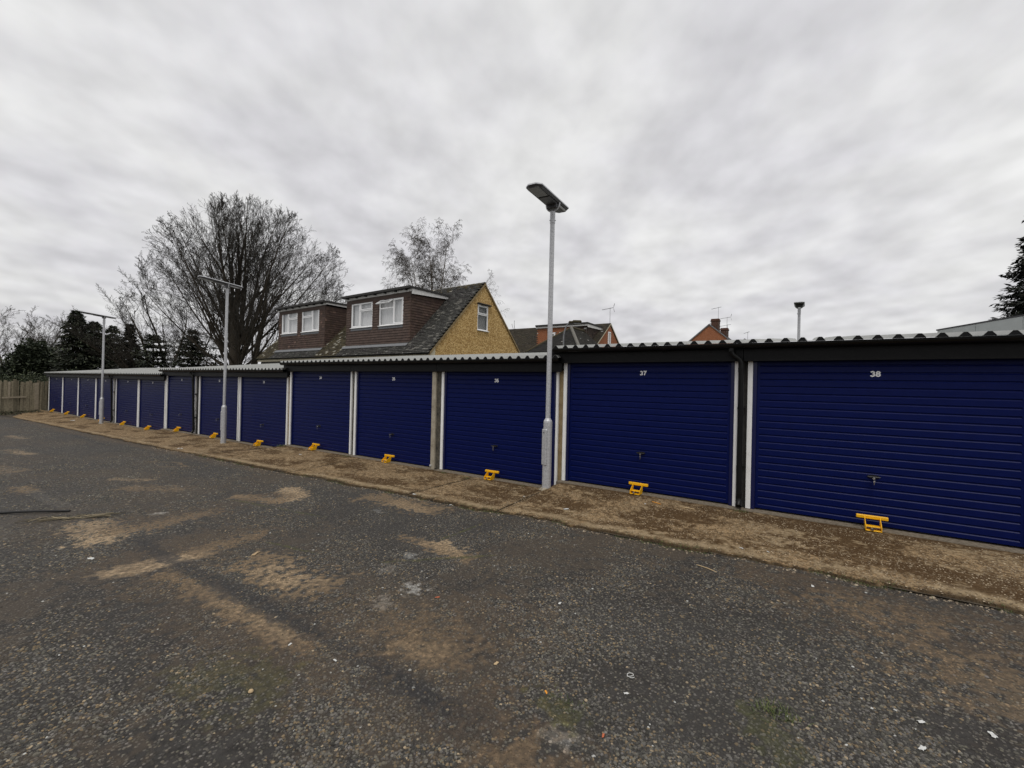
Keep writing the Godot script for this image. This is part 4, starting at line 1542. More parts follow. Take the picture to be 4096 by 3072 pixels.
func dormer(t: Node3D, x0: float, x1: float, wins: Array, near: bool) -> void:
	var zf := -0.444
	var y0 := EY + 0.40
	var y1 := EY + 2.72
	var slope := HW / HH
	var st := new_st()
	# front wall round the windows
	var xs := [x0]
	for w in wins:
		xs.append(w[0]); xs.append(w[1])
	xs.append(x1)
	for k in xs.size() - 1:
		if k % 2 == 0:
			box2(st, Vector3(xs[k], y0, zf - 0.12), Vector3(xs[k + 1], y1, zf - 0.02))
		else:
			var w: Array = wins[(k - 1) / 2]
			box2(st, Vector3(xs[k], y0, zf - 0.12), Vector3(xs[k + 1], EY + w[2], zf - 0.02))
			box2(st, Vector3(xs[k], EY + w[3], zf - 0.12), Vector3(xs[k + 1], y1, zf - 0.02))
	# cheeks
	for s in [0, 1]:
		var x := x0 + 0.01 if s == 0 else x1 - 0.01
		for xx in [x - 0.008, x + 0.008]:
			poly(st, [Vector3(xx, y0, zf - 0.02), Vector3(xx, y1, zf - 0.02), Vector3(xx, y1, -(y1 - EY) * slope - 0.05), Vector3(xx, y0, -(y0 - EY) * slope - 0.05)])
	part(t, "dormer_wall", done(st), M.hung_c)
	# hung tiles, course by course
	var gauge := 0.118
	var wid := 0.166
	var n_course := int((y1 - y0) / gauge)
	var tiles := [single_tile(wid * 0.5 - 0.002, 0.082, 0.011)]
	var mats := [M.hung_a, M.hung_b, M.hung_c, M.hung_a]
	st = new_st()
	var singles := 0
	for c in n_course:
		var y := y0 + c * gauge
		var off := 0.5 * wid * (c % 2)
		var k := 0
		while true:
			var xa := x0 + k * wid - off
			var xb := xa + wid
			k += 1
			if xa > x1 - 0.02:
				break
			xa = maxf(xa, x0 - 0.01)
			xb = minf(xb, x1 + 0.01)
			if xb - xa < 0.03:
				continue
			var cutout := false
			for w in wins:
				if y + gauge * 0.6 > EY + w[2] - 0.10 and y < EY + w[3]:
					if xa >= w[0] - 0.05 and xb <= w[1] + 0.05:
						cutout = true
					elif xb > w[0] and xa < w[0]:
						xb = w[0]
					elif xa < w[1] and xb > w[1]:
						xa = w[1]
			if cutout or xb - xa < 0.02:
				continue
			var dn := Vector3(rng.randfn(0.0, 0.006), -1, 0.2 + rng.randfn(0.0, 0.015)).normalized()
			var nn := Vector3(0, 0.2, 1).normalized()
			var p := Vector3((xa + xb) * 0.5, y + 0.06, zf + 0.012 + rng.randf_range(0, 0.004))
			if near and singles < 300 and xb - xa > wid - 0.01 and c < 16:
				var o := part(t, "hung_tile", tiles[0], mats[rng.randi() % 4])
				o.transform = Transform3D(Basis(Vector3(1, 0, 0), nn, dn), p)
				singles += 1
			else:
				tile_box(st, p, Vector3((xb - xa) * 0.5 - 0.002, 0, 0), dn * 0.082, nn * 0.011, hung_col())
		# the right cheek
		var za := zf
		var zb := -(y + 0.08 - EY) * slope + 0.02
		var m := 0
		while za - m * wid > zb:
			var q0 := za - m * wid + off
			var q1 := maxf(q0 - wid, zb)
			q0 = minf(q0, zf + 0.02)
			m += 1
			if q0 - q1 < 0.03:
				continue
			var dn2 := Vector3(0.2 + rng.randfn(0.0, 0.015), -1, 0).normalized()
			tile_box(st, Vector3(x1 + 0.014, y + 0.06, (q0 + q1) * 0.5), Vector3(0, 0, -(q0 - q1) * 0.5 + 0.002), dn2 * 0.082, Vector3(0.0108, 0.0021, 0), hung_col())
	var rest := part(t, "hung_tiles", done(st), M.tile_v)
	rest.set_meta("kind", "stuff")
	# flat roof with dark edging above white boards
	var ry := EY + 2.97
	var zb := -HW * 2.97 / HH - 0.3
	st = new_st()
	box2(st, Vector3(x0 - 0.17, ry - 0.10, zb), Vector3(x1 + 0.17, ry, -0.19))
	part(t, "flat_roof", done(st), M.felt)
	st = new_st()
	box2(st, Vector3(x0 - 0.12, ry - 0.21, zf + 0.03), Vector3(x1 + 0.12, ry - 0.102, zf + 0.06))
	poly(st, [Vector3(x1 + 0.135, ry - 0.102, zf + 0.06), Vector3(x1 + 0.135, ry - 0.102, zb + 0.2), Vector3(x1 + 0.135, ry - 0.20, zb + 0.3), Vector3(x1 + 0.135, ry - (0.33 if near else 0.18), zf + 0.06)])
	poly(st, [Vector3(x1 + 0.10, ry - 0.102, zf + 0.06), Vector3(x1 + 0.135, ry - 0.102, zf + 0.06), Vector3(x1 + 0.135, ry - (0.33 if near else 0.18), zf + 0.06), Vector3(x1 + 0.10, ry - (0.33 if near else 0.18), zf + 0.06)])
	part(t, "white_board", done(st), M.old_white)
	st = new_st()
	for k in 7:
		box(st, Vector3(lerpf(x0 + 0.2, x1 - 0.2, k / 6.0), ry - 0.13, -0.30), Vector3(0.05, 0.06, 0.2))
	part(t, "soffit_block", done(st), M.felt)
	st = new_st()
	box2(st, Vector3(x0, y1 - 0.16, zf - 0.018), Vector3(x1, ry - 0.212, zf + 0.028))
	part(t, "head_board", done(st), M.hung_c)
	for w in wins:
		var panes := [[0.0, 0.0, 0.42, 1.0], [0.42, 0.0, 0.58, 0.66], [0.42, 0.66, 0.58, 0.34]]
		if w[4]:
			panes = [[0.0, 0.0, 0.6, 0.66], [0.6, 0.0, 0.4, 1.0], [0.0, 0.66, 0.6, 0.34]]
		window(t, Transform3D(Basis.IDENTITY, Vector3(w[0], EY + w[2], zf - 0.02)), w[1] - w[0], w[3] - w[2], panes, M.curtain, 2 if w[5] else -1)
		st = new_st()
		box(st, Vector3((w[0] + w[1]) * 0.5, EY + w[2] - 0.075, zf + 0.034), Vector3(w[1] - w[0] + 0.02, 0.13, 0.01), Basis(Vector3(1, 0, 0), -0.12))
		part(t, "lead_apron", done(st), M.lead)

func hung_col() -> Color:
	var g := 0.75 + 0.5 * rng.randf()
	if rng.randf() < 0.02:
		g *= 1.8
	return Color(0.084, 0.053, 0.041) * g

func window(t: Node3D, xf: Transform3D, w: float, h: float, panes: Array, curtain: Material, open_pane: int) -> void:
	# origin at the lower left corner of the opening; each pane is [x, y, width, height] of the whole
	var st := new_st()
	var f := 0.055
	var d := 0.07
	soft_box(st, Vector3(w * 0.5, f * 0.5, 0), Vector3(w, f, d), 0.006)
	soft_box(st, Vector3(w * 0.5, h - f * 0.5, 0), Vector3(w, f, d), 0.006)
	soft_box(st, Vector3(f * 0.5, h * 0.5, 0.0), Vector3(f, h - 2 * f, d), 0.006)
	soft_box(st, Vector3(w - f * 0.5, h * 0.5, 0.0), Vector3(f, h - 2 * f, d), 0.006)
	soft_box(st, Vector3(w * 0.5, -0.012, 0.05), Vector3(w + 0.04, 0.03, 0.13), 0.006)
	for i in panes.size():
		var p: Array = panes[i]
		if p[0] > 0.01:
			soft_box(st, Vector3(p[0] * w, (p[1] + p[3] * 0.5) * h, 0.0), Vector3(0.06, p[3] * h - 0.05, d - 0.006), 0.006)
		if p[1] > 0.01:
			soft_box(st, Vector3((p[0] + p[2] * 0.5) * w, p[1] * h, 0.0), Vector3(p[2] * w - 0.062, 0.06, d - 0.01), 0.006)
	var win := part(t, "window", done(st), M.upvc)
	win.transform = xf
	for i in panes.size():
		var p: Array = panes[i]
		var x0: float = p[0] * w + 0.03
		var x1: float = (p[0] + p[2]) * w - 0.03
		var y0: float = p[1] * h + 0.03
		var y1: float = (p[1] + p[3]) * h - 0.03
		if p[0] < 0.01: x0 = f
		if p[0] + p[2] > 0.99: x1 = w - f
		if p[1] < 0.01: y0 = f
		if p[1] + p[3] > 0.99: y1 = h - f
		var sash: bool = p[3] > 0.9 or p[3] < 0.45
		var hinge := Vector3((x0 + x1) * 0.5, y1, 0.02)
		var holder: Node3D = win
		var tilt := Basis.IDENTITY
		if i == open_pane:
			tilt = Basis(Vector3(1, 0, 0), -1.0)
		if sash:
			st = new_st()
			var s := 0.045
			var ww := x1 - x0 - 0.004
			var hh := y1 - y0 - 0.004
			soft_box(st, Vector3(0, -s * 0.5, 0), Vector3(ww, s, 0.05), 0.005)
			soft_box(st, Vector3(0, -hh + s * 0.5, 0), Vector3(ww, s, 0.05), 0.005)
			soft_box(st, Vector3(-ww * 0.5 + s * 0.5, -hh * 0.5, 0), Vector3(s, hh - 2 * s, 0.05), 0.005)
			soft_box(st, Vector3(ww * 0.5 - s * 0.5, -hh * 0.5, 0), Vector3(s, hh - 2 * s, 0.05), 0.005)
			var o := part(win, "sash", done(st), M.upvc)
			o.transform = Transform3D(tilt, hinge)
			if p[3] < 0.45:
				st = new_st()
				box(st, Vector3(0, h - 0.028, 0.04), Vector3(0.28, 0.016, 0.012))
				part(win, "vent", done(st), M.black_pipe, Vector3((x0 + x1) * 0.5, 0, 0))
		st = new_st()
		var gw := (x1 - x0) * 0.5 - (0.04 if sash else 0.0)
		var gt := -0.04 if sash else 0.0
		var gb := -(y1 - y0) + (0.04 if sash else 0.0)
		quad(st, Vector3(-gw, gt, -0.005), Vector3(gw, gt, -0.005), Vector3(gw, gb, -0.005), Vector3(-gw, gb, -0.005))
		var g := part(win, "pane", done(st), M.glass)
		g.transform = Transform3D(tilt, hinge)
	# net curtain in folds
	st = new_st()
	st.set_smooth_group(1)
	var n := int(w / 0.02)
	var seed_ph := rng.randf() * 9.0
	for k in n:
		var a0 := w * k / n
		var a1 := w * (k + 1) / n
		var f0 := 0.018 * sin(a0 * 38.0 + seed_ph) + 0.012 * sin(a0 * 17.0 + 2.0 * seed_ph)
		var f1 := 0.018 * sin(a1 * 38.0 + seed_ph) + 0.012 * sin(a1 * 17.0 + 2.0 * seed_ph)
		quad(st, Vector3(a0, h, -0.12 + f0), Vector3(a1, h, -0.12 + f1), Vector3(a1, 0, -0.12 + f1), Vector3(a0, 0, -0.12 + f0))
	part(win, "curtain", done(st), curtain)

# ---------------------------------------------------------------- houses further off

func brick_face(t: Node3D, called: String, o: Vector3, right: Vector3, w: float, h: float, inside: Callable, m: Material) -> void:
	# bricks laid in stretcher bond on a plane; inside(x, y) says whether the wall is there
	var st := new_st()
	var up := Vector3.UP
	var n := right.cross(up).normalized()
	var y := 0.0
	var c := 0
	while y < h:
		var x := -0.1125 * (c % 2)
		while x < w:
			if inside.call(x + 0.1, y + 0.03):
				var p := o + right * (x + 0.1075) + up * (y + 0.0325) + n * rng.randf_range(0.0, 0.004)
				var u := right * 0.105
				var v := up * -0.031
				var nn := n * 0.008
				tile_box(st, p, u, v, nn, Color.WHITE)
			x += 0.225
		y += 0.075
		c += 1
	var b := part(t, called, done(st), m)
	b.set_meta("kind", "stuff")

func plain_roof(t: Node3D, called: String, a: Vector3, b: Vector3, c: Vector3, d: Vector3, base_col: Color, spots: float) -> void:
	# tiled slope between eave a-b and top c-d (d above a): courses as real steps
	var st := new_st()
	var L := ((d - a).length() + (c - b).length()) * 0.5
	var n := int(L / 0.11)
	var nrm := (b - a).cross(d - a).normalized()
	if nrm.y < 0:
		nrm = -nrm
	for k in n:
		var t0 := float(k) / n
		var t1 := float(k + 1) / n
		var p0 := a.lerp(d, t0)
		var p1 := b.lerp(c, t0)
		var q0 := a.lerp(d, t1)
		var q1 := b.lerp(c, t1)
		var m := maxi(1, int((p1 - p0).length() / 0.17))
		for i in m:
			var u0 := float(i) / m
			var u1 := float(i + 1 - 0.04) / m
			var g := 0.6 + 0.8 * rng.randf()
			var col := base_col * g
			if rng.randf() < spots:
				var w := 0.2 + 0.4 * rng.randf()
				col = Color(w, w, w * 0.95)
			st.set_color(col)
			var lift := nrm * (0.03 + 0.008 * rng.randf())
			var f0 := p0.lerp(p1, u0) + lift
			var f1 := p0.lerp(p1, u1) + lift
			var g1 := q0.lerp(q1, u1) + nrm * 0.012
			var g0 := q0.lerp(q1, u0) + nrm * 0.012
			quad(st, g0, g1, f1, f0)
			quad(st, f0, f1, f1 - lift, f0 - lift)
	var o := part(t, called, done(st), M.tile_v)
	o.set_meta("kind", "stuff")

func aerial(label: String, foot: Vector3, h: float, boom: float, yaw: float, grid: bool) -> void:
	var t := thing("tv_aerial", label, "aerial", foot)
	var st := new_st()
	tube(st, [Vector3.ZERO, Vector3(0, h, 0)], [0.02, 0.018], 6)
	part(t, "mast", done(st), M.galv)
	st = new_st()
	var b := Basis(Vector3.UP, yaw)
	var hd := Vector3(0, h - 0.05, 0)
	tube(st, [hd + b * Vector3(-boom * 0.7, -0.1, 0), hd + b * Vector3(boom * 0.3, 0.06, 0)], [0.016, 0.016], 6)
	part(t, "boom", done(st), M.metal_dark)
	st = new_st()
	for k in 9:
		var x := lerpf(-boom * 0.68, boom * 0.15, k / 8.0)
		var y := lerpf(-0.1, 0.04, k / 8.0)
		tube(st, [hd + b * Vector3(x, y, -0.14), hd + b * Vector3(x, y, 0.14)], [0.007, 0.007], 5)
	part(t, "element", done(st), M.metal_dark)
	if grid:
		st = new_st()
		for s in [-1.0, 1.0]:
			for k in 4:
				var y: float = s * (0.08 + k * 0.07)
				tube(st, [hd + b * Vector3(boom * 0.3 + 0.02 * k, y + 0.05, -0.22), hd + b * Vector3(boom * 0.3 + 0.02 * k, y + 0.05, 0.22)], [0.007, 0.007], 5)
			for z in [-0.2, 0.0, 0.2]:
				tube(st, [hd + b * Vector3(boom * 0.3, s * 0.08 + 0.05, z), hd + b * Vector3(boom * 0.3 + 0.06, s * 0.3 + 0.05, z)], [0.006, 0.006], 5)
		part(t, "reflector", done(st), M.metal_dark)

func make_far_houses() -> void:
	# a second chalet beyond the first
	var t := thing("brick_house", "far brick house with flat-roofed dormer and narrow window in its gable", "house", Vector3(-12.33, -0.3, -25.0))
	var ry := 6.74
	var sl := 0.70
	var hw := 3.9
	var ey := ry - hw * sl
	var L := 13.0
	var st := new_st()
	poly(st, [Vector3(-0.03, 0, hw - 0.1), Vector3(-0.03, ey, hw - 0.1), Vector3(-0.03, ry - 0.08, 0), Vector3(-0.03, ey, -hw + 0.1), Vector3(-0.03, 0, -hw + 0.1)])
	box2(st, Vector3(-L, 0, hw - 0.4), Vector3(-0.032, ey - 0.1, hw - 0.15))
	box2(st, Vector3(-L, 0, -hw + 0.15), Vector3(-0.032, ey - 0.1, -hw + 0.4))
	box2(st, Vector3(-L, 0, -hw + 0.41), Vector3(-L + 0.2, ey, hw - 0.41))
	part(t, "wall", done(st), M.mortar)
	var wz0 := 0.36
	var wz1 := -0.12
	brick_face(t, "bricks", Vector3(-0.026, 3.6, hw), Vector3(0, 0, -1), hw * 2.0, 3.2, func(x, y): return 3.6 + y < ry - 0.12 - absf(x - hw) * sl and not (x > hw - wz0 - 0.05 and x < hw - wz1 + 0.05 and 3.6 + y > 4.75 and 3.6 + y < 6.1), M.brick)
	window(t, Transform3D(Basis(Vector3(0, 0, -1), Vector3.UP, Vector3(1, 0, 0)), Vector3(0.0, 4.78, wz0)), wz0 - wz1, 1.3, [[0.0, 0.0, 1.0, 1.0]], M.curtain, -1)
	plain_roof(t, "roof_tiles", Vector3(-L, ey, hw), Vector3(0.06, ey, hw), Vector3(0.06, ry, 0), Vector3(-L, ry, 0), Color(0.045, 0.036, 0.022), 0.01)
	plain_roof(t, "roof_tiles", Vector3(-L, ey, -hw), Vector3(0.06, ey, -hw), Vector3(0.06, ry, 0), Vector3(-L, ry, 0), Color(0.045, 0.036, 0.022), 0.01)
	st = new_st()
	for s in [-1.0, 1.0]:
		var p0 := Vector3(0.062, ey, s * hw)
		var p1 := Vector3(0.062, ry, 0)
		poly(st, [p0, p1, p1 + Vector3(0, -0.1, 0), p0 + Vector3(0, -0.1, 0)])
	part(t, "verge", done(st), M.cream)
	# dormer: brick front, tiled side, white boards, felt roof
	var dx0 := -4.45
	var dx1 := -0.55
	var zf := 3.0
	var ty := 6.2
	st = new_st()
	box2(st, Vector3(dx0, ey + 0.5, 0.2), Vector3(dx1, ty, zf))
	part(t, "dormer_wall", done(st), M.mortar)
	brick_face(t, "bricks", Vector3(dx0, 4.3, zf + 0.004), Vector3(1, 0, 0), 2.9, ty - 4.3, func(x, y): return x > -0.02 and not (4.3 + y > 4.9 and 4.3 + y < 5.9 and (x > 0.9 and x < 1.5 or x > 1.75 and x < 2.7)), M.brick)
	window(t, Transform3D(Basis.IDENTITY, Vector3(dx0 + 0.95, 4.95, zf + 0.01)), 0.5, 0.9, [[0.0, 0.0, 1.0, 1.0]], M.curtain, -1)
	window(t, Transform3D(Basis.IDENTITY, Vector3(dx0 + 1.8, 4.95, zf + 0.01)), 0.85, 0.9, [[0.0, 0.0, 0.5, 1.0], [0.5, 0.0, 0.5, 1.0]], M.curtain, -1)
	plain_roof(t, "hung_tiles", Vector3(dx0 + 2.95, 4.3, zf + 0.02), Vector3(dx1, 4.3, zf + 0.02), Vector3(dx1, ty, zf + 0.01), Vector3(dx0 + 2.95, ty, zf + 0.01), Color(0.055, 0.036, 0.027), 0.01)
	plain_roof(t, "hung_tiles", Vector3(dx1 + 0.02, 4.3, zf), Vector3(dx1 + 0.02, 4.3, 0.1), Vector3(dx1 + 0.02, ty, 0.1), Vector3(dx1 + 0.02, ty, zf), Color(0.055, 0.036, 0.027), 0.03)
	st = new_st()
	box2(st, Vector3(dx0 - 0.15, ty + 0.12, 0.0), Vector3(dx1 + 0.15, ty + 0.24, zf + 0.2))
	part(t, "flat_roof", done(st), M.felt)
	st = new_st()
	box2(st, Vector3(dx0 - 0.12, ty, zf + 0.1), Vector3(dx1 + 0.12, ty + 0.118, zf + 0.14))
	poly(st, [Vector3(dx1 + 0.125, ty + 0.118, zf + 0.14), Vector3(dx1 + 0.125, ty + 0.118, 0.2), Vector3(dx1 + 0.125, ty - 0.02, 0.3), Vector3(dx1 + 0.125, ty - 0.1, zf + 0.14)])
	part(t, "white_board", done(st), M.old_white)
	aerial("grid TV aerial above the far brick gable with the narrow window", Vector3(-12.36, 6.4, -25.0), 1.2, 0.85, 0.35, true)
	# hipped roof of the lower building in front of it
	var hp := thing("hipped_outbuilding", "low building with a dark slate hipped roof before the brick house", "building", Vector3(-12.9, -0.2, -20.2))
	var hy := 3.9
	var ax := Vector3(-0.2, 5.72, 0.2)
	var bx := Vector3(-0.2, 5.72, -1.8)
	var c0 := Vector3(-1.85, hy, 3.2)
	var c1 := Vector3(1.9, hy, 3.2)
	var c2 := Vector3(1.9, hy, -1.8)
	var c3 := Vector3(-1.85, hy, -1.8)
	st = new_st()
	box2(st, Vector3(-1.6, 0, -1.7), Vector3(1.65, hy - 0.05, 2.95))
	part(hp, "wall", done(st), M.wall)
	plain_roof(hp, "roof_tiles", c0, c1, ax, ax, Color(0.030, 0.029, 0.026), 0.006)
	plain_roof(hp, "roof_tiles", c1, c2, bx, ax, Color(0.034, 0.031, 0.025), 0.01)
	plain_roof(hp, "roof_tiles", c3, c0, ax, bx, Color(0.030, 0.029, 0.026), 0.006)
	st = new_st()
	tube(st, [ax + Vector3(0, 0.02, 0), c1 + Vector3(0, 0.02, 0)], [0.11, 0.11], 8)
	part(hp, "hip_tiles", done(st), M.tile_lichen)
	st = new_st()
	tube(st, [ax + Vector3(0, 0.02, 0), c0 + Vector3(0, 0.02, 0)], [0.07, 0.07], 8)
	tube(st, [ax + Vector3(0, 0.02, 0), bx + Vector3(0, 0.02, 0)], [0.11, 0.11], 8)
	part(hp, "hip_tiles", done(st), M.tile_moss)
	st = new_st()
	box2(st, Vector3(-1.95, hy - 0.16, 3.15), Vector3(2.0, hy - 0.04, 3.22))
	part(hp, "white_board", done(st), M.old_white)
	# the far gable with two chimneys
	var g := thing("brick_gable_house", "far red brick gable house with two sooty chimneys", "house", Vector3(-8.36, 0.0, -42.0))
	var ay := 8.34
	var gs := 0.86
	var gw := 4.6
	st = new_st()
	poly(st, [Vector3(-gw, 0, 0), Vector3(-gw, ay - gw * gs, 0), Vector3(0, ay, 0), Vector3(gw, ay - gw * gs, 0), Vector3(gw, 0, 0)])
	box2(st, Vector3(-gw, 0, -9.0), Vector3(-gw + 0.2, ay - gw * gs, -0.01))
	box2(st, Vector3(gw - 0.2, 0, -9.0), Vector3(gw, ay - gw * gs, -0.01))
	part(g, "wall", done(st), M.mortar)
	brick_face(g, "bricks", Vector3(-gw, 4.6, 0.006), Vector3(1, 0, 0), gw * 2.0, 3.8, func(x, y): return 4.6 + y < ay - 0.1 - absf(x - gw) * gs, M.brick)
	for s in [-1.0, 1.0]:
		plain_roof(g, "roof_tiles", Vector3(s * (gw + 0.2), ay - (gw + 0.2) * gs, 0.1), Vector3(s * (gw + 0.2), ay - (gw + 0.2) * gs, -9.0), Vector3(0, ay + 0.02, -9.0), Vector3(0, ay + 0.02, 0.1), Color(0.045, 0.036, 0.03), 0.01)
	st = new_st()
	for s in [-1.0, 1.0]:
		poly(st, [Vector3(0, ay + 0.05, 0.11), Vector3(s * (gw + 0.2), ay - (gw + 0.2) * gs + 0.03, 0.11), Vector3(s * (gw + 0.2), ay - (gw + 0.2) * gs - 0.1, 0.11), Vector3(0, ay - 0.08, 0.11)])
	part(g, "verge", done(st), M.lead)
	chimney(g, Vector3(0.42, 6.6, -1.0), 0.74, 2.35)
	chimney(g, Vector3(1.3, 6.0, -0.9), 0.66, 1.95)
	aerial("flat TV aerial on the taller sooty chimney", Vector3(-8.36 + 0.68, 8.9, -42.9), 1.25, 0.95, 0.0, false)
	aerial("TV aerial with a reflector above the shorter sooty chimney", Vector3(-8.36 + 1.52, 7.9, -42.8), 1.15, 1.15, 0.1, true)
	aerial("low thin TV aerial crossing the shorter sooty chimney", Vector3(-8.36 + 1.5, 7.9, -43.2), 0.45, 1.1, 0.05, false)
	# only the tip of one more roof shows
	var h4 := thing("small_gable_house", "tip of a small pale gable just showing over the roof of number thirty-seven", "house", Vector3(-5.12, 0.0, -42.0))
	st = new_st()
	poly(st, [Vector3(-2.4, 0, 0), Vector3(-2.4, 4.9, 0), Vector3(0, 6.68, 0), Vector3(2.4, 4.9, 0), Vector3(2.4, 0, 0)])
	box2(st, Vector3(-2.4, 0, -6.0), Vector3(-2.2, 4.9, -0.01))
	box2(st, Vector3(2.2, 0, -6.0), Vector3(2.4, 4.9, -0.01))
	part(h4, "wall", done(st), M.old_white)
	st = new_st()
	for s in [-1.0, 1.0]:
		var e := Vector3(s * 2.6, 4.78, 0.1)
		var rr := Vector3(0, 6.76, 0.1)
		var bk := Vector3(0, 0, -6.2)
		quad(st, e, rr, rr + bk, e + bk)
		quad(st, e, rr, rr - Vector3(0, 0.1, 0), e - Vector3(0, 0.1, 0))
	part(h4, "roof", done(st), M.lead)
	aerial("small TV aerial over the tip of the pale gable", Vector3(-4.92, 6.4, -42.5), 1.05, 0.5, 0.0, false)

func chimney(t: Node3D, p: Vector3, w: float, h: float) -> void:
	var st := new_st()
	box(st, p + Vector3(0, h * 0.5, 0), Vector3(w - 0.02, h, w - 0.02))
	var c := part(t, "chimney", done(st), M.mortar)
	var hw := w * 0.5
	for f in [[Vector3(p.x - hw, p.y, p.z + hw - 0.004), Vector3(1, 0, 0)], [Vector3(p.x - hw + 0.004, p.y, p.z - hw), Vector3(0, 0, 1)], [Vector3(p.x + hw - 0.004, p.y, p.z + hw), Vector3(0, 0, -1)]]:
		brick_face(c, "bricks", f[0], f[1], w - 0.1, h - 0.2, func(_x, _y): return true, M.soot_brick)
	st = new_st()
	soft_box(st, p + Vector3(0, h - 0.16, 0), Vector3(w + 0.1, 0.14, w + 0.1), 0.02)
	soft_box(st, p + Vector3(0, h - 0.04, 0), Vector3(w + 0.02, 0.1, w + 0.02), 0.02)
	part(c, "cap", done(st), M.soot_brick)

func make_grey_building() -> void:
	# flat-topped block with broad grey fascia panels, only its upper edge in view
	var far := Vector3(4.83, 4.54, -20.3)
	var near := Vector3(6.4, 4.54, -16.5)
	var d := (near - far).normalized()
	var t := thing("grey_flat_roof_building", "flat-roofed building edged with pale grey panels behind garage thirty-eight", "building", Vector3(far.x, 0.0, far.z))
	var b := Basis(d, Vector3.UP, d.cross(Vector3.UP))
	# local x runs along the panels towards the camera; +z faces out to the left of the block
	t.basis = b
	var st := new_st()
	box2(st, Vector3(0.1, 0.0, -8.0), Vector3(13.0, 3.9, -0.12))
	part(t, "wall", done(st), M.wall)
	st = new_st()
	box2(st, Vector3(-0.06, 4.5, -8.1), Vector3(13.1, 4.56, 0.0))
	part(t, "roof_edge", done(st), M.metal_dark)
	var L := (near - far).length() * 0.5
	for s in [[0.0, L - 0.01], [L + 0.01, 2 * L - 0.01], [2 * L + 0.01, 3 * L], [3 * L + 0.02, 4 * L], [4 * L + 0.02, 13.0]]:
		for zz in [-0.06]:
			st = new_st()
			soft_box(st, Vector3((s[0] + s[1]) * 0.5, 4.17, zz + 0.02), Vector3(s[1] - s[0], 0.72, 0.06), 0.006)
			part(t, "fascia_panel", done(st), M.clad)

# ---------------------------------------------------------------- trees

class Buf:
	var v := PackedVector3Array()
	var n := PackedVector3Array()
	var idx := PackedInt32Array()
	var c := PackedColorArray()

func limb(b: Buf, path: PackedVector3Array, radii: PackedFloat32Array, sides: int) -> void:
	var base := b.v.size()
	var x := Vector3.ZERO
	var m := path.size()
	for i in m:
		var d := path[mini(i + 1, m - 1)] - path[maxi(i - 1, 0)]
		if d.length_squared() < 1e-12:
			d = Vector3.UP
		d = d.normalized()
		if x == Vector3.ZERO:
			x = d.cross(Vector3(0.3, 0.1, 0.9) if absf(d.y) > 0.8 else Vector3.UP).normalized()
		x = (x - d * x.dot(d)).normalized()
		var y := d.cross(x)
		for k in sides:
			var a := TAU * k / sides
			var o := x * cos(a) + y * sin(a)
			b.v.append(path[i] + o * radii[i])
			b.n.append(o)
	for i in m - 1:
		for k in sides:
			var k2 := (k + 1) % sides
			var a0 := base + i * sides + k
			var a1 := base + i * sides + k2
			var c0 := a0 + sides
			var c1 := a1 + sides
			b.idx.append_array(PackedInt32Array([a0, c0, c1, a0, c1, a1]))

func grow(big: Buf, small: Buf, rr: RandomNumberGenerator, p: Vector3, dir: Vector3, length: float, rad: float, level: int, cfg: Dictionary) -> void:
	var segs: int = [6, 5, 4, 3, 2, 2][mini(level, 5)]
	if cfg.has("env"):
		# no branch grows past the rounded outline of the crown
		var ec: Vector3 = cfg.env[0]
		var er: Vector3 = cfg.env[1]
		var o := (p - ec) / er
		var dd := dir / er
		var qa := dd.dot(dd)
		var qb := o.dot(dd)
		var qc := o.dot(o) - 1.0
		var disc := qb * qb - qa * qc
		if disc <= 0.0 or (qc > 0.0 and qb > 0.0):
			length = minf(length, 0.35)
		else:
			length = minf(length, maxf((-qb + sqrt(disc)) / qa, 0.0) * rr.randf_range(0.9, 1.04) + 0.25)
	var path := PackedVector3Array([p])
	var radii := PackedFloat32Array([rad])
	var d := dir
	var q := p
	var end_r: float = rad * (0.1 if level < 2 else 0.3)
	var wob: float = cfg.wobble[level]
	var trop: float = cfg.tropism[level]
	for i in segs:
		d = (d + Vector3(rr.randfn(), rr.randfn(), rr.randfn()) * wob + Vector3.UP * trop).normalized()
		q += d * length / segs
		path.append(q)
		radii.append(maxf(lerpf(rad, end_r, float(i + 1) / segs), cfg.min_r))
	limb(big if level < cfg.big_levels else small, path, radii, 8 if level == 0 else (5 if level == 1 else 3))
	if level >= cfg.levels - 1:
		return
	var kids: int = cfg.kids[level]
	for k in kids:
		var t: float = lerpf(cfg.start[level], 1.0, (k + rr.randf()) / kids)
		var f := t * segs
		var i := mini(int(f), segs - 1)
		var at_p := path[i].lerp(path[i + 1], f - i)
		var pd := (path[i + 1] - path[i]).normalized()
		var side := pd.cross(Vector3(rr.randfn(), rr.randfn(), rr.randfn())).normalized()
		var ang: float = cfg.angle[level] * rr.randf_range(0.7, 1.25)
		var nd := (pd * cos(ang) + side * sin(ang)).normalized()
		var ln: float = length * cfg.ratio[level] * rr.randf_range(0.7, 1.15) * (1.0 - 0.45 * t)
		var nr: float = maxf(lerpf(rad, end_r, t) * cfg.rratio[level], cfg.min_r)
		grow(big, small, rr, at_p, nd, ln, nr, level + 1, cfg)

func buf_mesh(b: Buf) -> ArrayMesh:
	return arrays_mesh(b.v, b.idx, PackedVector2Array(), PackedVector2Array(), b.c, b.n)

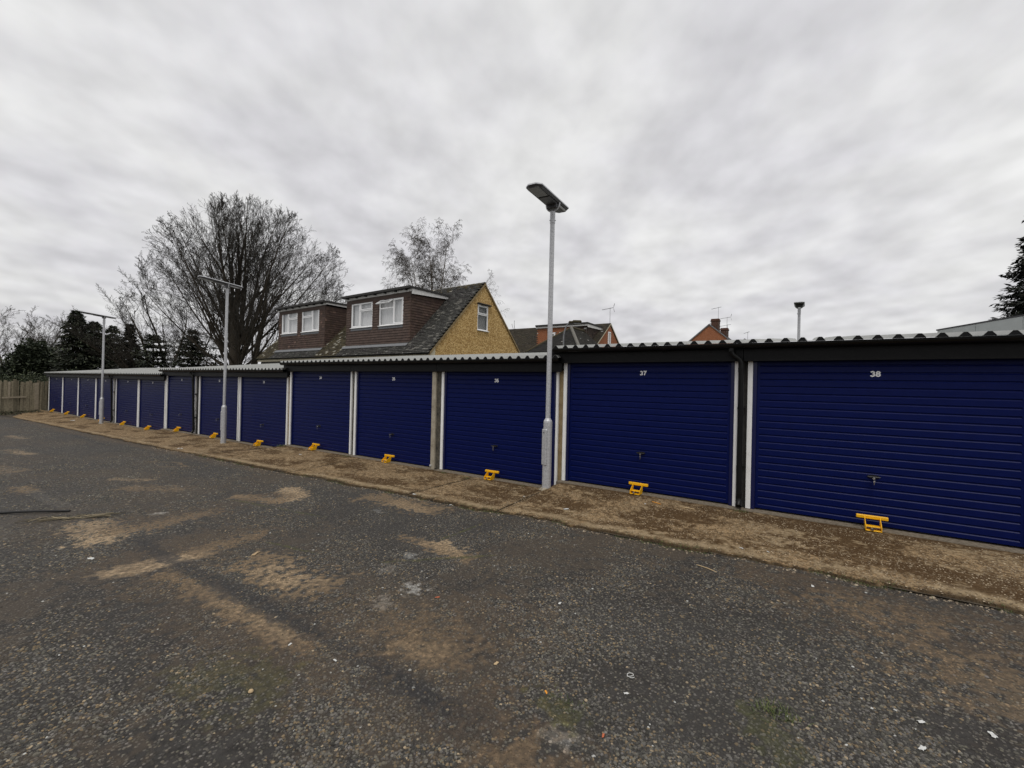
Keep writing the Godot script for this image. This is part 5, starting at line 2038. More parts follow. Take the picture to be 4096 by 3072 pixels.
func bare_tree(called: String, label: String, foot: Vector3, stems: Array, cfg: Dictionary, seed_: int, bark: Material, twig: Material) -> void:
	# stems: [direction, length, radius, offset from the foot]
	var t := thing(called, label, "tree", foot)
	var rr := RandomNumberGenerator.new()
	rr.seed = seed_
	var big := Buf.new()
	var small := Buf.new()
	for s in stems:
		grow(big, small, rr, s[3], s[0].normalized(), s[1], s[2], 0, cfg)
	part(t, "trunk", buf_mesh(big), bark)
	part(t, "crown", buf_mesh(small), twig)

func leaf_quad(b: Buf, p: Vector3, u: Vector3, w: Vector3, col: Color) -> void:
	var i := b.v.size()
	var n := u.cross(w).normalized()
	b.v.append_array(PackedVector3Array([p - u * 0.2, p + w * 0.5 + u * 0.45, p + u, p - w * 0.5 + u * 0.45]))
	b.n.append_array(PackedVector3Array([n, n, n, n]))
	b.c.append_array(PackedColorArray([col, col, col, col]))
	b.idx.append_array(PackedInt32Array([i, i + 1, i + 2, i, i + 2, i + 3]))

func conifer(called: String, label: String, foot: Vector3, h: float, r: float, seed_: int, opt: Dictionary) -> void:
	var t := thing(called, label, "tree", foot)
	var rr := RandomNumberGenerator.new()
	rr.seed = seed_
	var big := Buf.new()
	var lf := Buf.new()
	var lean: Vector3 = opt.get("lean", Vector3.ZERO)
	limb(big, PackedVector3Array([Vector3.ZERO, Vector3(0, h * 0.5, 0) + lean * 0.4, Vector3(0, h, 0) + lean]), PackedFloat32Array([h * 0.02 + 0.05, h * 0.012 + 0.03, 0.01]), 7)
	var c0: Color = opt.get("dark", Color(0.010, 0.014, 0.008))
	var c1: Color = opt.get("light", Color(0.075, 0.09, 0.045))
	var droop: float = opt.get("droop", 0.25)
	var size: float = opt.get("leaf", 0.25)
	var dens: float = opt.get("dens", 1.0)
	var clear: float = opt.get("clear", 0.04)
	var round_top: float = opt.get("round", 0.8)
	var whorls := int(h / opt.get("gap", 0.42))
	for k in whorls:
		var f := clear + (1.0 - clear) * (k + rr.randf()) / whorls
		var y := f * h
		var br := r * pow(maxf(1.0 - f, 0.0), round_top) * rr.randf_range(0.75, 1.12) + 0.12
		var cnt := int(rr.randf_range(5.0, 8.0) * dens) + 1
		var ph := rr.randf() * TAU
		for j in cnt:
			var a := ph + TAU * j / cnt + rr.randfn(0.0, 0.3)
			var out := Vector3(cos(a), 0, sin(a))
			var bl := br * rr.randf_range(0.55, 1.1)
			var tip_up: float = opt.get("tip_up", 0.12)
			var p0 := Vector3(0, y, 0) + lean * f
			var pm := p0 + out * bl * 0.55 + Vector3(0, -droop * bl * 0.5 + 0.05, 0)
			var p1 := p0 + out * bl + Vector3(0, -droop * bl + tip_up * bl, 0)
			limb(big, PackedVector3Array([p0, pm, p1]), PackedFloat32Array([0.03, 0.02, 0.008]), 3)
			var n_leaf := int((5.0 + bl * 9.0) * dens)
			for m in n_leaf:
				var s := pow(rr.randf(), 0.75)
				var p := p0.lerp(pm, minf(s * 2.0, 1.0)) if s < 0.5 else pm.lerp(p1, s * 2.0 - 1.0)
				var side := out.cross(Vector3.UP) * rr.randf_range(-1.0, 1.0)
				var u := (out * rr.randf_range(0.4, 1.0) + side * 0.9 + Vector3(0, rr.randf_range(-0.75, 0.3), 0)).normalized() * size * rr.randf_range(0.6, 1.3)
				var w := u.cross(Vector3(rr.randfn() * 0.5, 1.0, rr.randfn() * 0.5)).normalized() * size * rr.randf_range(0.3, 0.6)
				leaf_quad(lf, p + side * bl * 0.16 + Vector3(0, rr.randfn(0.0, 0.06), 0), u, w, c0.lerp(c1, rr.randf() * rr.randf()))
	part(t, "trunk", buf_mesh(big), M.bark)
	part(t, "crown", buf_mesh(lf), M.leaf)

func shrub(called: String, label: String, foot: Vector3, radii: Vector3, count: int, seed_: int, c0: Color, c1: Color, size: float, cat := "shrub") -> void:
	var t := thing(called, label, cat, foot)
	var rr := RandomNumberGenerator.new()
	rr.seed = seed_
	var big := Buf.new()
	var lf := Buf.new()
	var n := FastNoiseLite.new()
	n.seed = seed_
	n.frequency = 0.9
	for k in 14:
		var a := rr.randf() * TAU
		var q := Vector3(cos(a) * radii.x * 0.6, radii.y * rr.randf_range(0.8, 1.5), sin(a) * radii.z * 0.6)
		limb(big, PackedVector3Array([Vector3(cos(a) * 0.1, 0, sin(a) * 0.1), q * 0.5 + Vector3(0, 0.2, 0), q]), PackedFloat32Array([0.03, 0.02, 0.008]), 4)
	for k in count:
		var d := Vector3(rr.randfn(), rr.randfn(), rr.randfn()).normalized()
		var s := pow(rr.randf(), 0.35) * (0.82 + 0.35 * n.get_noise_3dv(d * 2.0))
		var p := Vector3(d.x * radii.x, d.y * radii.y, d.z * radii.z) * s + Vector3(0, radii.y * 0.95, 0)
		if p.y < 0.0:
			p.y = rr.randf() * 0.3
		if n.get_noise_3dv(p * 2.2) < -0.18:
			continue
		var u := (d + Vector3(rr.randfn(), rr.randfn(), rr.randfn()) * 0.8).normalized() * size * rr.randf_range(0.6, 1.3)
		var w := u.cross(Vector3(rr.randfn(), 1.5, rr.randfn())).normalized() * size * rr.randf_range(0.5, 0.9)
		leaf_quad(lf, p, u, w, c0.lerp(c1, rr.randf() * rr.randf()))
	part(t, "stem", buf_mesh(big), M.bark)
	part(t, "foliage", buf_mesh(lf), M.leaf)

func on_ground(px: float, depth: float, y: float) -> Vector3:
	var p := at(px, 1536.0, depth)
	p.y = y
	return p

func make_trees() -> void:
	var rr := RandomNumberGenerator.new()
	rr.seed = 44
	# the great bare tree: many stems fanning out from one low stool
	var cfg := {"levels": 5, "big_levels": 2, "kids": [11, 7, 6, 5], "start": [0.14, 0.12, 0.15, 0.15], "angle": [0.45, 0.5, 0.58, 0.65], "ratio": [0.66, 0.58, 0.5, 0.5], "rratio": [0.46, 0.5, 0.5, 0.65], "wobble": [0.045, 0.075, 0.12, 0.17, 0.22], "tropism": [0.03, 0.05, 0.05, 0.05, 0.03], "min_r": 0.0062, "env": [Vector3(0.75, 7.6, -0.5), Vector3(8.1, 8.9, 8.1)]}
	var foot := on_ground(955, 36.0, -0.9)
	var stems := []
	var n_stem := 24
	for k in n_stem:
		var a := k * 2.399963 + 0.4
		var fr := (k + 0.5) / n_stem
		var tilt := deg_to_rad(lerpf(6.0, 68.0, pow(fr, 0.8)))
		var d := Vector3(cos(a) * sin(tilt), cos(tilt), sin(a) * sin(tilt))
		var ln := lerpf(11.0, 10.5, fr) * rr.randf_range(0.94, 1.04)
		stems.append([d, ln, lerpf(0.13, 0.085, fr), Vector3(cos(a), 0, sin(a)) * lerpf(0.1, 0.55, fr) + Vector3(0.15, lerpf(6.2, 2.2, fr), 0)])
	# the stool itself
	stems.append([Vector3(-0.06, 1, 0), 12.5, 0.40, Vector3(-0.5, 0, 0)])
	stems.append([Vector3(0.05, 1, 0.05), 14.0, 0.46, Vector3(0.15, 0, 0.3)])
	stems.append([Vector3(0.2, 1, -0.05), 11.5, 0.34, Vector3(0.7, 0, -0.1)])
	bare_tree("bare_tree", "huge bare tree with many stems fanning out behind the second garage roof", foot, stems, cfg, 7, M.bark, M.twig)
	# its neighbour to the left, leaning away
	var cfg2 := cfg.duplicate(true)
	cfg2.kids = [10, 8, 6, 4]
	cfg2.erase("env")
	cfg2.ratio = [0.5, 0.5, 0.5, 0.5]
	cfg2.wobble = [0.1, 0.14, 0.17, 0.2, 0.24]
	stems = []
	for s in [[Vector3(-0.15, 1.0, 0.36), 9.2, 0.2], [Vector3(-0.2, 1.0, -0.2), 9.6, 0.19], [Vector3(0.0, 0.9, 0.6), 8.6, 0.18], [Vector3(0.2, 1.0, 0.15), 10.0, 0.18], [Vector3(-0.3, 1.0, 0.5), 8.8, 0.16], [Vector3(0.3, 1.0, -0.35), 9.0, 0.15], [Vector3(0.15, 0.7, 0.85), 7.5, 0.15]]:
		stems.append([s[0], s[1], s[2], Vector3(rr.randf_range(-0.3, 0.3), 0.0, rr.randf_range(-0.3, 0.3))])
	bare_tree("bare_tree", "open-crowned bare tree leaning away from the huge tree towards the conifers", on_ground(695, 40.0, -1.0), stems, cfg2, 17, M.bark, M.twig)
	stems = []
	for k in 8:
		var a := TAU * k / 8.0
		stems.append([Vector3(cos(a) * 0.55, 1.0, sin(a) * 0.55), rr.randf_range(8.0, 9.8), 0.15, Vector3(0, 0, 0)])
	bare_tree("bare_tree", "bushy bare tree behind the wooden fence beyond the evergreens", on_ground(15, 46.0, -1.0), stems, cfg2, 23, M.bark, M.twig_pale)
	stems = []
	for k in 5:
		var a := TAU * k / 5.0
		stems.append([Vector3(cos(a) * 0.42, 1.0, sin(a) * 0.42), rr.randf_range(6.8, 8.4), 0.12, Vector3.ZERO])
	bare_tree("bare_tree", "small bare tree between the round evergreen and the tallest conifer", on_ground(205, 50.0, -1.0), stems, cfg2, 29, M.bark, M.twig_pale)
	# birches: rising limbs, hanging twigs
	var cfg3 := {"levels": 5, "big_levels": 2, "kids": [16, 9, 7, 4], "start": [0.3, 0.25, 0.2, 0.1], "angle": [0.62, 0.6, 0.9, 0.8], "ratio": [0.46, 0.5, 0.55, 0.6], "rratio": [0.45, 0.5, 0.5, 0.6], "wobble": [0.05, 0.08, 0.14, 0.16, 0.12], "tropism": [0.05, 0.03, -0.05, -0.34, -0.5], "min_r": 0.0065}
	var bf := on_ground(1712, 42.0, -0.8)
	stems = [[Vector3(0.02, 1, 0), 15.0, 0.22, Vector3.ZERO], [Vector3(0.30, 1, 0.1), 12.0, 0.13, Vector3(0, 3.2, 0)], [Vector3(-0.32, 1, -0.05), 10.8, 0.12, Vector3(0, 3.0, 0)], [Vector3(0.1, 1, 0.35), 10.5, 0.11, Vector3(0, 3.4, 0)]]
	bare_tree("birch_tree", "tall birch with hanging bare twigs behind the house with dormers", bf, stems, cfg3, 5, M.birch, M.twig_pale)
	var cfg4 := cfg3.duplicate(true)
	cfg4.kids = [10, 7, 6, 3]
	bare_tree("birch_tree", "small birch top showing beside the ridge end of the ochre gable", on_ground(1885, 44.0, -0.8), [[Vector3(0.02, 1, 0), 11.3, 0.13, Vector3.ZERO], [Vector3(-0.35, 1, 0), 8.4, 0.09, Vector3(0, 2.4, 0)]], cfg4, 8, M.birch, M.twig_pale)
	bare_tree("birch_tree", "slim birch sprays just above the eave of the farther dormer", on_ground(1572, 42.0, -0.8), [[Vector3(-0.03, 1, 0), 9.8, 0.11, Vector3.ZERO], [Vector3(0.3, 1, 0), 6.8, 0.08, Vector3(0, 2.0, 0)]], cfg4, 14, M.birch, M.twig_pale)
	bare_tree("sapling", "thin bare shoots behind the back slope of the ochre gable", on_ground(2052, 30.0, -0.5), [[Vector3(0.08, 1, 0), 6.2, 0.035, Vector3.ZERO], [Vector3(-0.05, 1, 0), 5.7, 0.03, Vector3(0.2, 0, 0)]], {"levels": 2, "big_levels": 1, "kids": [7], "start": [0.5], "angle": [0.5], "ratio": [0.2], "rratio": [0.5], "wobble": [0.05, 0.1], "tropism": [0.05, 0.05], "min_r": 0.012}, 3, M.bark, M.twig)
	# evergreens beyond the lowest roof
	conifer("conifer", "tallest dark conifer with a ragged double tip behind the lowest roof", on_ground(310, 40.0, -1.0), 8.5, 2.6, 61, {"round": 0.62, "droop": 0.5, "dens": 1.8, "gap": 0.2, "lean": Vector3(-0.4, 0, 0.1)})
	conifer("conifer", "broad dark conifer shoulder to shoulder with the tallest one", on_ground(372, 41.0, -1.0), 7.6, 3.0, 62, {"round": 0.6, "droop": 0.45, "dens": 1.8, "gap": 0.2})
	conifer("conifer", "dark conifer behind the farthest lamp post", on_ground(445, 42.0, -1.0), 7.3, 2.5, 63, {"round": 0.6, "droop": 0.4, "dens": 1.8, "gap": 0.2})
	conifer("conifer", "narrow pointed brownish conifer behind the lowest roof's middle", on_ground(516, 39.0, -1.0), 7.1, 1.8, 64, {"round": 0.75, "dens": 1.8, "gap": 0.2, "dark": Color(0.014, 0.013, 0.008), "light": Color(0.05, 0.042, 0.022)})
	conifer("conifer", "low spreading dark conifer under the leaning bare tree", on_ground(610, 38.0, -1.0), 6.2, 2.7, 65, {"round": 0.55, "droop": 0.1, "tip_up": 0.2, "dens": 1.6, "gap": 0.24})
	conifer("conifer", "dark conifer between the leaning bare tree and the huge tree", on_ground(765, 37.0, -1.0), 6.6, 2.3, 66, {"round": 0.65, "droop": 0.1, "dens": 1.6, "gap": 0.22})
	conifer("conifer", "sparse dark conifer behind the middle lamp post", on_ground(860, 38.0, -1.0), 5.3, 2.2, 67, {"round": 0.7, "droop": 0.1, "dens": 0.8, "gap": 0.4})
	shrub("evergreen_shrub", "round dark evergreen behind the fence beside the tallest conifer", on_ground(135, 43.0, -1.0), Vector3(2.5, 3.3, 2.3), 12000, 71, Color(0.014, 0.02, 0.01), Color(0.06, 0.075, 0.035), 0.26)
	shrub("evergreen_shrub", "dark evergreen clump low behind the wooden fence", on_ground(40, 42.0, -1.0), Vector3(2.0, 1.9, 1.8), 5000, 72, Color(0.010, 0.014, 0.008), Color(0.03, 0.04, 0.02), 0.24)
	shrub("ivy_bush", "grey green ivy spilling over the top of the wooden fence", Vector3(-38.7, -0.7, 0.9), Vector3(1.2, 1.35, 2.2), 11000, 73, Color(0.022, 0.03, 0.014), Color(0.11, 0.13, 0.06), 0.085)
	shrub("ivy_bush", "taller ivy mound behind the garage end of the fence", Vector3(-39.4, -0.7, -1.9), Vector3(1.7, 1.5, 1.9), 9000, 74, Color(0.02, 0.028, 0.013), Color(0.10, 0.12, 0.055), 0.09)
	# the tall evergreen hedge across the yard, behind the photographer, that the glossy doors mirror
	shrub_hedge()
	# the spruce on the right
	conifer("spruce_tree", "dark layered spruce rising above the grey panelled building", on_ground(4215, 29.0, -0.3), 17.5, 4.5, 81, {"round": 0.85, "droop": 0.42, "tip_up": 0.3, "dens": 3.2, "gap": 0.34, "clear": 0.12, "leaf": 0.25, "dark": Color(0.008, 0.010, 0.007), "light": Color(0.028, 0.034, 0.02)})

func shrub_hedge() -> void:
	var t := thing("evergreen_hedge", "dark evergreen hedge across the yard, facing the garage doors", "hedge", Vector3(-8.0, -0.3, 23.0))
	var rr := RandomNumberGenerator.new()
	rr.seed = 91
	var lf := Buf.new()
	var n := FastNoiseLite.new()
	n.seed = 91
	n.frequency = 0.35
	for k in 15000:
		var x := rr.randf_range(-32.0, 30.0)
		var top := 3.1 + 1.2 * n.get_noise_1d(x)
		var y := top * pow(rr.randf(), 0.8)
		var z := -1.3 * (1.0 - 0.5 * y / top) + rr.randf() * 0.9
		var u := Vector3(rr.randfn(), rr.randfn(), -absf(rr.randfn())).normalized() * rr.randf_range(0.25, 0.5)
		var w := u.cross(Vector3(rr.randfn(), 1.5, rr.randfn())).normalized() * rr.randf_range(0.2, 0.4)
		leaf_quad(lf, Vector3(x, y, z), u, w, Color(0.012, 0.017, 0.009).lerp(Color(0.045, 0.058, 0.026), rr.randf() * rr.randf()))
	part(t, "foliage", buf_mesh(lf), M.leaf)
	for k in 16:
		var tr := Buf.new()
		var x := -30.0 + k * 3.9
		limb(tr, PackedVector3Array([Vector3(x, 0, 0), Vector3(x + 0.1, 1.5, 0.05), Vector3(x, 2.7, 0)]), PackedFloat32Array([0.14, 0.1, 0.04]), 7)
		part(t, "trunk", buf_mesh(tr), M.bark)

# ---------------------------------------------------------------- lamps

func solar_lamp(label: String, foot: Vector3, turn: float, h: float, door: bool, tilt: float) -> void:
	var t := thing("solar_street_lamp", label, "street lamp", foot, "galvanised solar lamps")
	t.rotation.y = turn
	var st := new_st()
	lathe(st, [Vector2(0.0, -0.05), Vector2(0.073, -0.05), Vector2(0.073, 0.02), Vector2(0.0715, 1.06), Vector2(0.068, 1.085), Vector2(0.042, 1.13)], 20)
	part(t, "base_section", done(st), M.galv)
	st = new_st()
	# a rough collar of mortar where the post was set
	var rim := []
	for k in 14:
		rim.append(0.10 + 0.035 * sin(k * 2.3 + foot.x) + 0.02 * sin(k * 5.1))
	for k in 14:
		var k2 := (k + 1) % 14
		var a0 := -TAU * k / 14.0
		var a1 := -TAU * (k + 1) / 14.0
		quad(st, Vector3(cos(a0) * rim[k], -0.03, sin(a0) * rim[k]), Vector3(cos(a0) * 0.07, 0.022, sin(a0) * 0.07), Vector3(cos(a1) * 0.07, 0.022, sin(a1) * 0.07), Vector3(cos(a1) * rim[k2], -0.03, sin(a1) * rim[k2]))
	part(t, "mortar_collar", done(st), M.pale_conc)
	st = new_st()
	lathe(st, [Vector2(0.0405, 1.12), Vector2(0.038, h - 0.17), Vector2(0.0, h - 0.17)], 18)
	var pole := part(t, "pole", done(st), M.galv)
	st = new_st()
	lathe(st, [Vector2(0.0, h - 0.19), Vector2(0.0425, h - 0.19), Vector2(0.0425, h), Vector2(0.03, h + 0.012), Vector2(0.0, h + 0.012)], 18)
	for a in 3:
		var dd := Vector3(cos(a * TAU / 3.0), 0, sin(a * TAU / 3.0))
		tube(st, [dd * 0.035 + Vector3(0, h - 0.15, 0), dd * 0.058 + Vector3(0, h - 0.15, 0)], [0.008, 0.008], 6)
	part(t, "collar", done(st), M.galv)
	if door:
		st = new_st()
		var b := Basis(Vector3.UP, -0.45)
		soft_box(st, b * Vector3(0, 0.665, 0.058), Vector3(0.112, 0.58, 0.04), 0.012, b)
		var ad := part(t, "access_door", done(st), M.galv)
		st = new_st()
		tube(st, [b * Vector3(0.0, 0.9, 0.075), b * Vector3(0.0, 0.9, 0.083)], [0.009, 0.009], 10)
		part(ad, "door_bolt", done(st), M.metal_dark)
	# U bracket carrying the head; the head points along +z and tilts up
	st = new_st()
	var arc := []
	var rad := []
	for k in 13:
		var a := PI + PI * k / 12.0
		arc.append(Vector3(cos(a) * 0.115, h + 0.118 + sin(a) * 0.115, 0.0))
		rad.append(0.014)
	arc.push_front(arc[0] + Vector3(0, 0.02, 0)); rad.push_front(0.014)
	arc.append(arc[-1] + Vector3(0, 0.02, 0)); rad.append(0.014)
	tube(st, arc, rad, 8)
	part(t, "bracket", done(st), M.galv)
	var hb := Basis(Vector3(1, 0, 0), -tilt)
	var hc := Vector3(0, h + 0.135, 0)
	var W := 0.138
	var z0 := -0.40
	var z1 := 0.74
	var ch := 0.07
	var outl := [Vector2(-W + ch, z1), Vector2(W - ch, z1), Vector2(W, z1 - ch), Vector2(W, z0 + ch), Vector2(W - ch, z0), Vector2(-W + ch, z0), Vector2(-W, z0 + ch), Vector2(-W, z1 - ch)]
	st = new_st()
	var n := outl.size()
	for k in n:
		var p: Vector2 = outl[k]
		var q: Vector2 = outl[(k + 1) % n]
		var sp := p * 0.90
		var sq := q * 0.90
		if true:
			sp = Vector2(p.x * 0.84, p.y - signf(p.y) * 0.03)
			sq = Vector2(q.x * 0.84, q.y - signf(q.y) * 0.03)
		quad(st, hc + hb * Vector3(p.x, 0.012, p.y), hc + hb * Vector3(q.x, 0.012, q.y), hc + hb * Vector3(sq.x, -0.018, sq.y), hc + hb * Vector3(sp.x, -0.018, sp.y))
	var under := []
	for p in outl:
		under.append(hc + hb * Vector3(p.x * 0.84, -0.018, p.y - signf(p.y) * 0.03))
	poly(st, under)
	var head := part(t, "lamp_head", done(st), M.lamp_head)
	st = new_st()
	var top := []
	for p in outl:
		top.append(hc + hb * Vector3(p.x, 0.0305, p.y))
	for k in n:
		var p: Vector2 = outl[k]
		var q: Vector2 = outl[(k + 1) % n]
		quad(st, top[k], top[(k + 1) % n], hc + hb * Vector3(q.x, 0.0125, q.y), hc + hb * Vector3(p.x, 0.0125, p.y))
	top.reverse()
	poly(st, top)
	part(head, "solar_panel", done(st), M.lamp_top)
	st = new_st()
	soft_box(st, hc + hb * Vector3(0, -0.022, 0.54), Vector3(0.18, 0.014, 0.34), 0.005, hb)
	part(head, "led_lens", done(st), M.lamp_lens)
	st = new_st()
	soft_box(st, hc + hb * Vector3(0, -0.026, 0.20), Vector3(0.19, 0.022, 0.30), 0.008, hb)
	soft_box(st, hc + hb * Vector3(0, -0.05, 0.0), Vector3(0.18, 0.09, 0.12), 0.01, hb)
	part(head, "battery_box", done(st), M.lamp_head)
	st = new_st()
	soft_box(st, hc + hb * Vector3(0.10, -0.045, -0.15), Vector3(0.03, 0.012, 0.24), 0.004, hb)
	part(head, "hinge_bar", done(st), M.galv)
	# the head sits on the pole, not in it
	pole.set_meta("label", "galvanised tubular pole")

func make_lamps() -> void:
	solar_lamp("nearest galvanised solar lamp post standing before door thirty-six", Vector3(-3.48, apron_y(-3.48, 0.48), 0.48), 0.06, 4.47, true, 0.0)
	solar_lamp("galvanised solar lamp post standing before door thirty-two", Vector3(-14.42, apron_y(-14.42, 0.45), 0.45), -0.12, 4.58, true, 0.11)
	solar_lamp("galvanised solar lamp post fourth door along from the wooden fence", Vector3(-25.41, apron_y(-25.41, 0.45), 0.45), -0.1, 4.5, true, 0.11)
	solar_lamp("solar lamp post seen end-on above the roof of garage thirty-eight", Vector3(-0.23, -0.05, -9.4), PI, 4.2, false, 0.05)
	# an old street lamp with a swan neck further back
	var p := at(2253, 1400, 22.0)
	var t := thing("old_street_lamp", "old street lamp with curved neck and mossy lantern before the brick house", "street lamp", Vector3(p.x, -0.2, p.z))
	var hy := at(2262, 1325, 22.0).y + 0.2
	var tip := at(2278, 1288, 22.0) - Vector3(p.x, -0.2, p.z)
	var st := new_st()
	var pts := [Vector3.ZERO, Vector3(0, hy - 0.35, 0)]
	var rs := [0.06, 0.04]
	for k in 8:
		var s := (k + 1) / 8.0
		var b0 := Vector3(0, hy - 0.35, 0)
		var b1 := Vector3(0.02, hy + 0.18, 0)
		pts.append(b0.lerp(b1, s).lerp(b1.lerp(tip, s), s))
		rs.append(lerpf(0.04, 0.034, s))
	tube(st, pts, rs, 10)
	part(t, "pole", done(st), M.lead)
	st = new_st()
	var dir := R
	var b := Basis(Vector3(dir.x, 0, dir.z).normalized(), Vector3.UP, Vector3(dir.x, 0, dir.z).normalized().cross(Vector3.UP))
	soft_box(st, tip + b * Vector3(0.06, 0.0, 0), Vector3(0.2, 0.1, 0.14), 0.03, b)
	soft_box(st, tip + b * Vector3(0.36, 0.02, 0), Vector3(0.46, 0.15, 0.22), 0.05, b)
	var lan := part(t, "lantern", done(st), M.tile_moss)
	st = new_st()
	soft_box(st, tip + b * Vector3(0.36, -0.075, 0), Vector3(0.36, 0.06, 0.17), 0.025, b)
	part(lan, "bowl", done(st), M.lead)

# ---------------------------------------------------------------- yellow door stops

func make_defenders() -> void:
	# [x of its middle, door number]
	var xs := [[-35.1, "the end door by the wooden fence"], [-32.3, "the second door from the wooden fence"], [-29.5, "the third door from the wooden fence"], [-26.8, "the door behind the farthest lamp post"], [-24.05, "the fifth door from the wooden fence"], [-21.35, "the door at the upper end of the lowest roof"], [-18.65, "door thirty-one"], [-15.85, "door thirty-two, beside the slim lamp post"], [-13.13, "door thirty-three"], [-10.42, "door thirty-four"], [-7.68, "door thirty-five"], [-4.88, "door thirty-six"], [-2.12, "door thirty-seven"], [0.67, "door thirty-eight"]]
	var bar := new_st()
	soft_box(bar, Vector3(0, 0.128, 0.045), Vector3(0.30, 0.04, 0.036), 0.005)
	var bar_m := done(bar)
	var sides := []
	for s in [-1.0, 1.0]:
		var st := new_st()
		var pts := [Vector2(0.20, 0.0), Vector2(0.20, 0.045), Vector2(0.075, 0.135), Vector2(0.05, 0.115), Vector2(0.085, 0.0)]
		var x: float = s * 0.072
		var a := []
		var b := []
		for p in pts:
			a.append(Vector3(x - 0.003, p.y, p.x)); b.append(Vector3(x + 0.003, p.y, p.x))
		for k in pts.size():
			var k2 := (k + 1) % pts.size()
			quad(st, a[k], a[k2], b[k2], b[k])
		poly(st, a)
		b.reverse()
		poly(st, b)
		sides.append(done(st))
	var st2 := new_st()
	soft_box(st2, Vector3(0, 0.004, 0.14), Vector3(0.138, 0.008, 0.13), 0.002)
	soft_box(st2, Vector3(0, 0.043, 0.13), Vector3(0.138, 0.006, 0.09), 0.002)
	var plate_m := done(st2)
	var st3 := new_st()
	tube(st3, [Vector3(-0.015, 0.024, 0.10), Vector3(-0.015, 0.024, 0.208)], [0.017, 0.017], 12)
	tube(st3, [Vector3(-0.015, 0.024, 0.203), Vector3(-0.015, 0.024, 0.213)], [0.011, 0.011], 12)
	tube(st3, [Vector3(0.025, 0.03, 0.11), Vector3(0.025, 0.03, 0.17)], [0.01, 0.01], 10)
	var lock_m := done(st3)
	for e in xs:
		var x: float = e[0]
		var t := thing("door_defender", "yellow steel door stop before %s" % e[1], "door lock", Vector3(x, apron_y(x, 0.15) + 0.002, 0.0), "yellow door stops")
		t.position.y = maxf(apron_y(x, 0.2), door_line_y(x) - 0.004) + 0.002
		t.rotation.y = 0.05 * sin(x * 3.7)
		part(t, "cross_bar", bar_m, M.yellow)
		part(t, "side_plate", sides[0], M.yellow)
		part(t, "side_plate", sides[1], M.yellow)
		part(t, "base_plate", plate_m, M.yellow)
		part(t, "lock_barrel", lock_m, M.chrome)

# ---------------------------------------------------------------- small things on the ground

func scrap(called: String, label: String, category: String, x: float, z: float, size: Vector2, m: Material, seed_: int, group := "") -> void:
	# a crumpled flat scrap lying on the ground
	var rr := RandomNumberGenerator.new()
	rr.seed = seed_
	var st := new_st()
	var n := 5
	var g := []
	for j in n:
		for i in n:
			var u := (float(i) / (n - 1) - 0.5) * size.x * (0.8 + 0.4 * rr.randf())
			var v := (float(j) / (n - 1) - 0.5) * size.y * (0.8 + 0.4 * rr.randf())
			g.append(Vector3(u, 0.004 + rr.randf() * minf(size.x, size.y) * 0.28, v))
	for j in n - 1:
		for i in n - 1:
			var a := j * n + i
			quad(st, g[a], g[a + 1], g[a + n + 1], g[a + n])
	var o := part(self, called, done(st), m, Vector3(x, ground_y(x, z), z))
	o.rotation.y = rr.randf() * TAU
	tag(o, label, category, group)

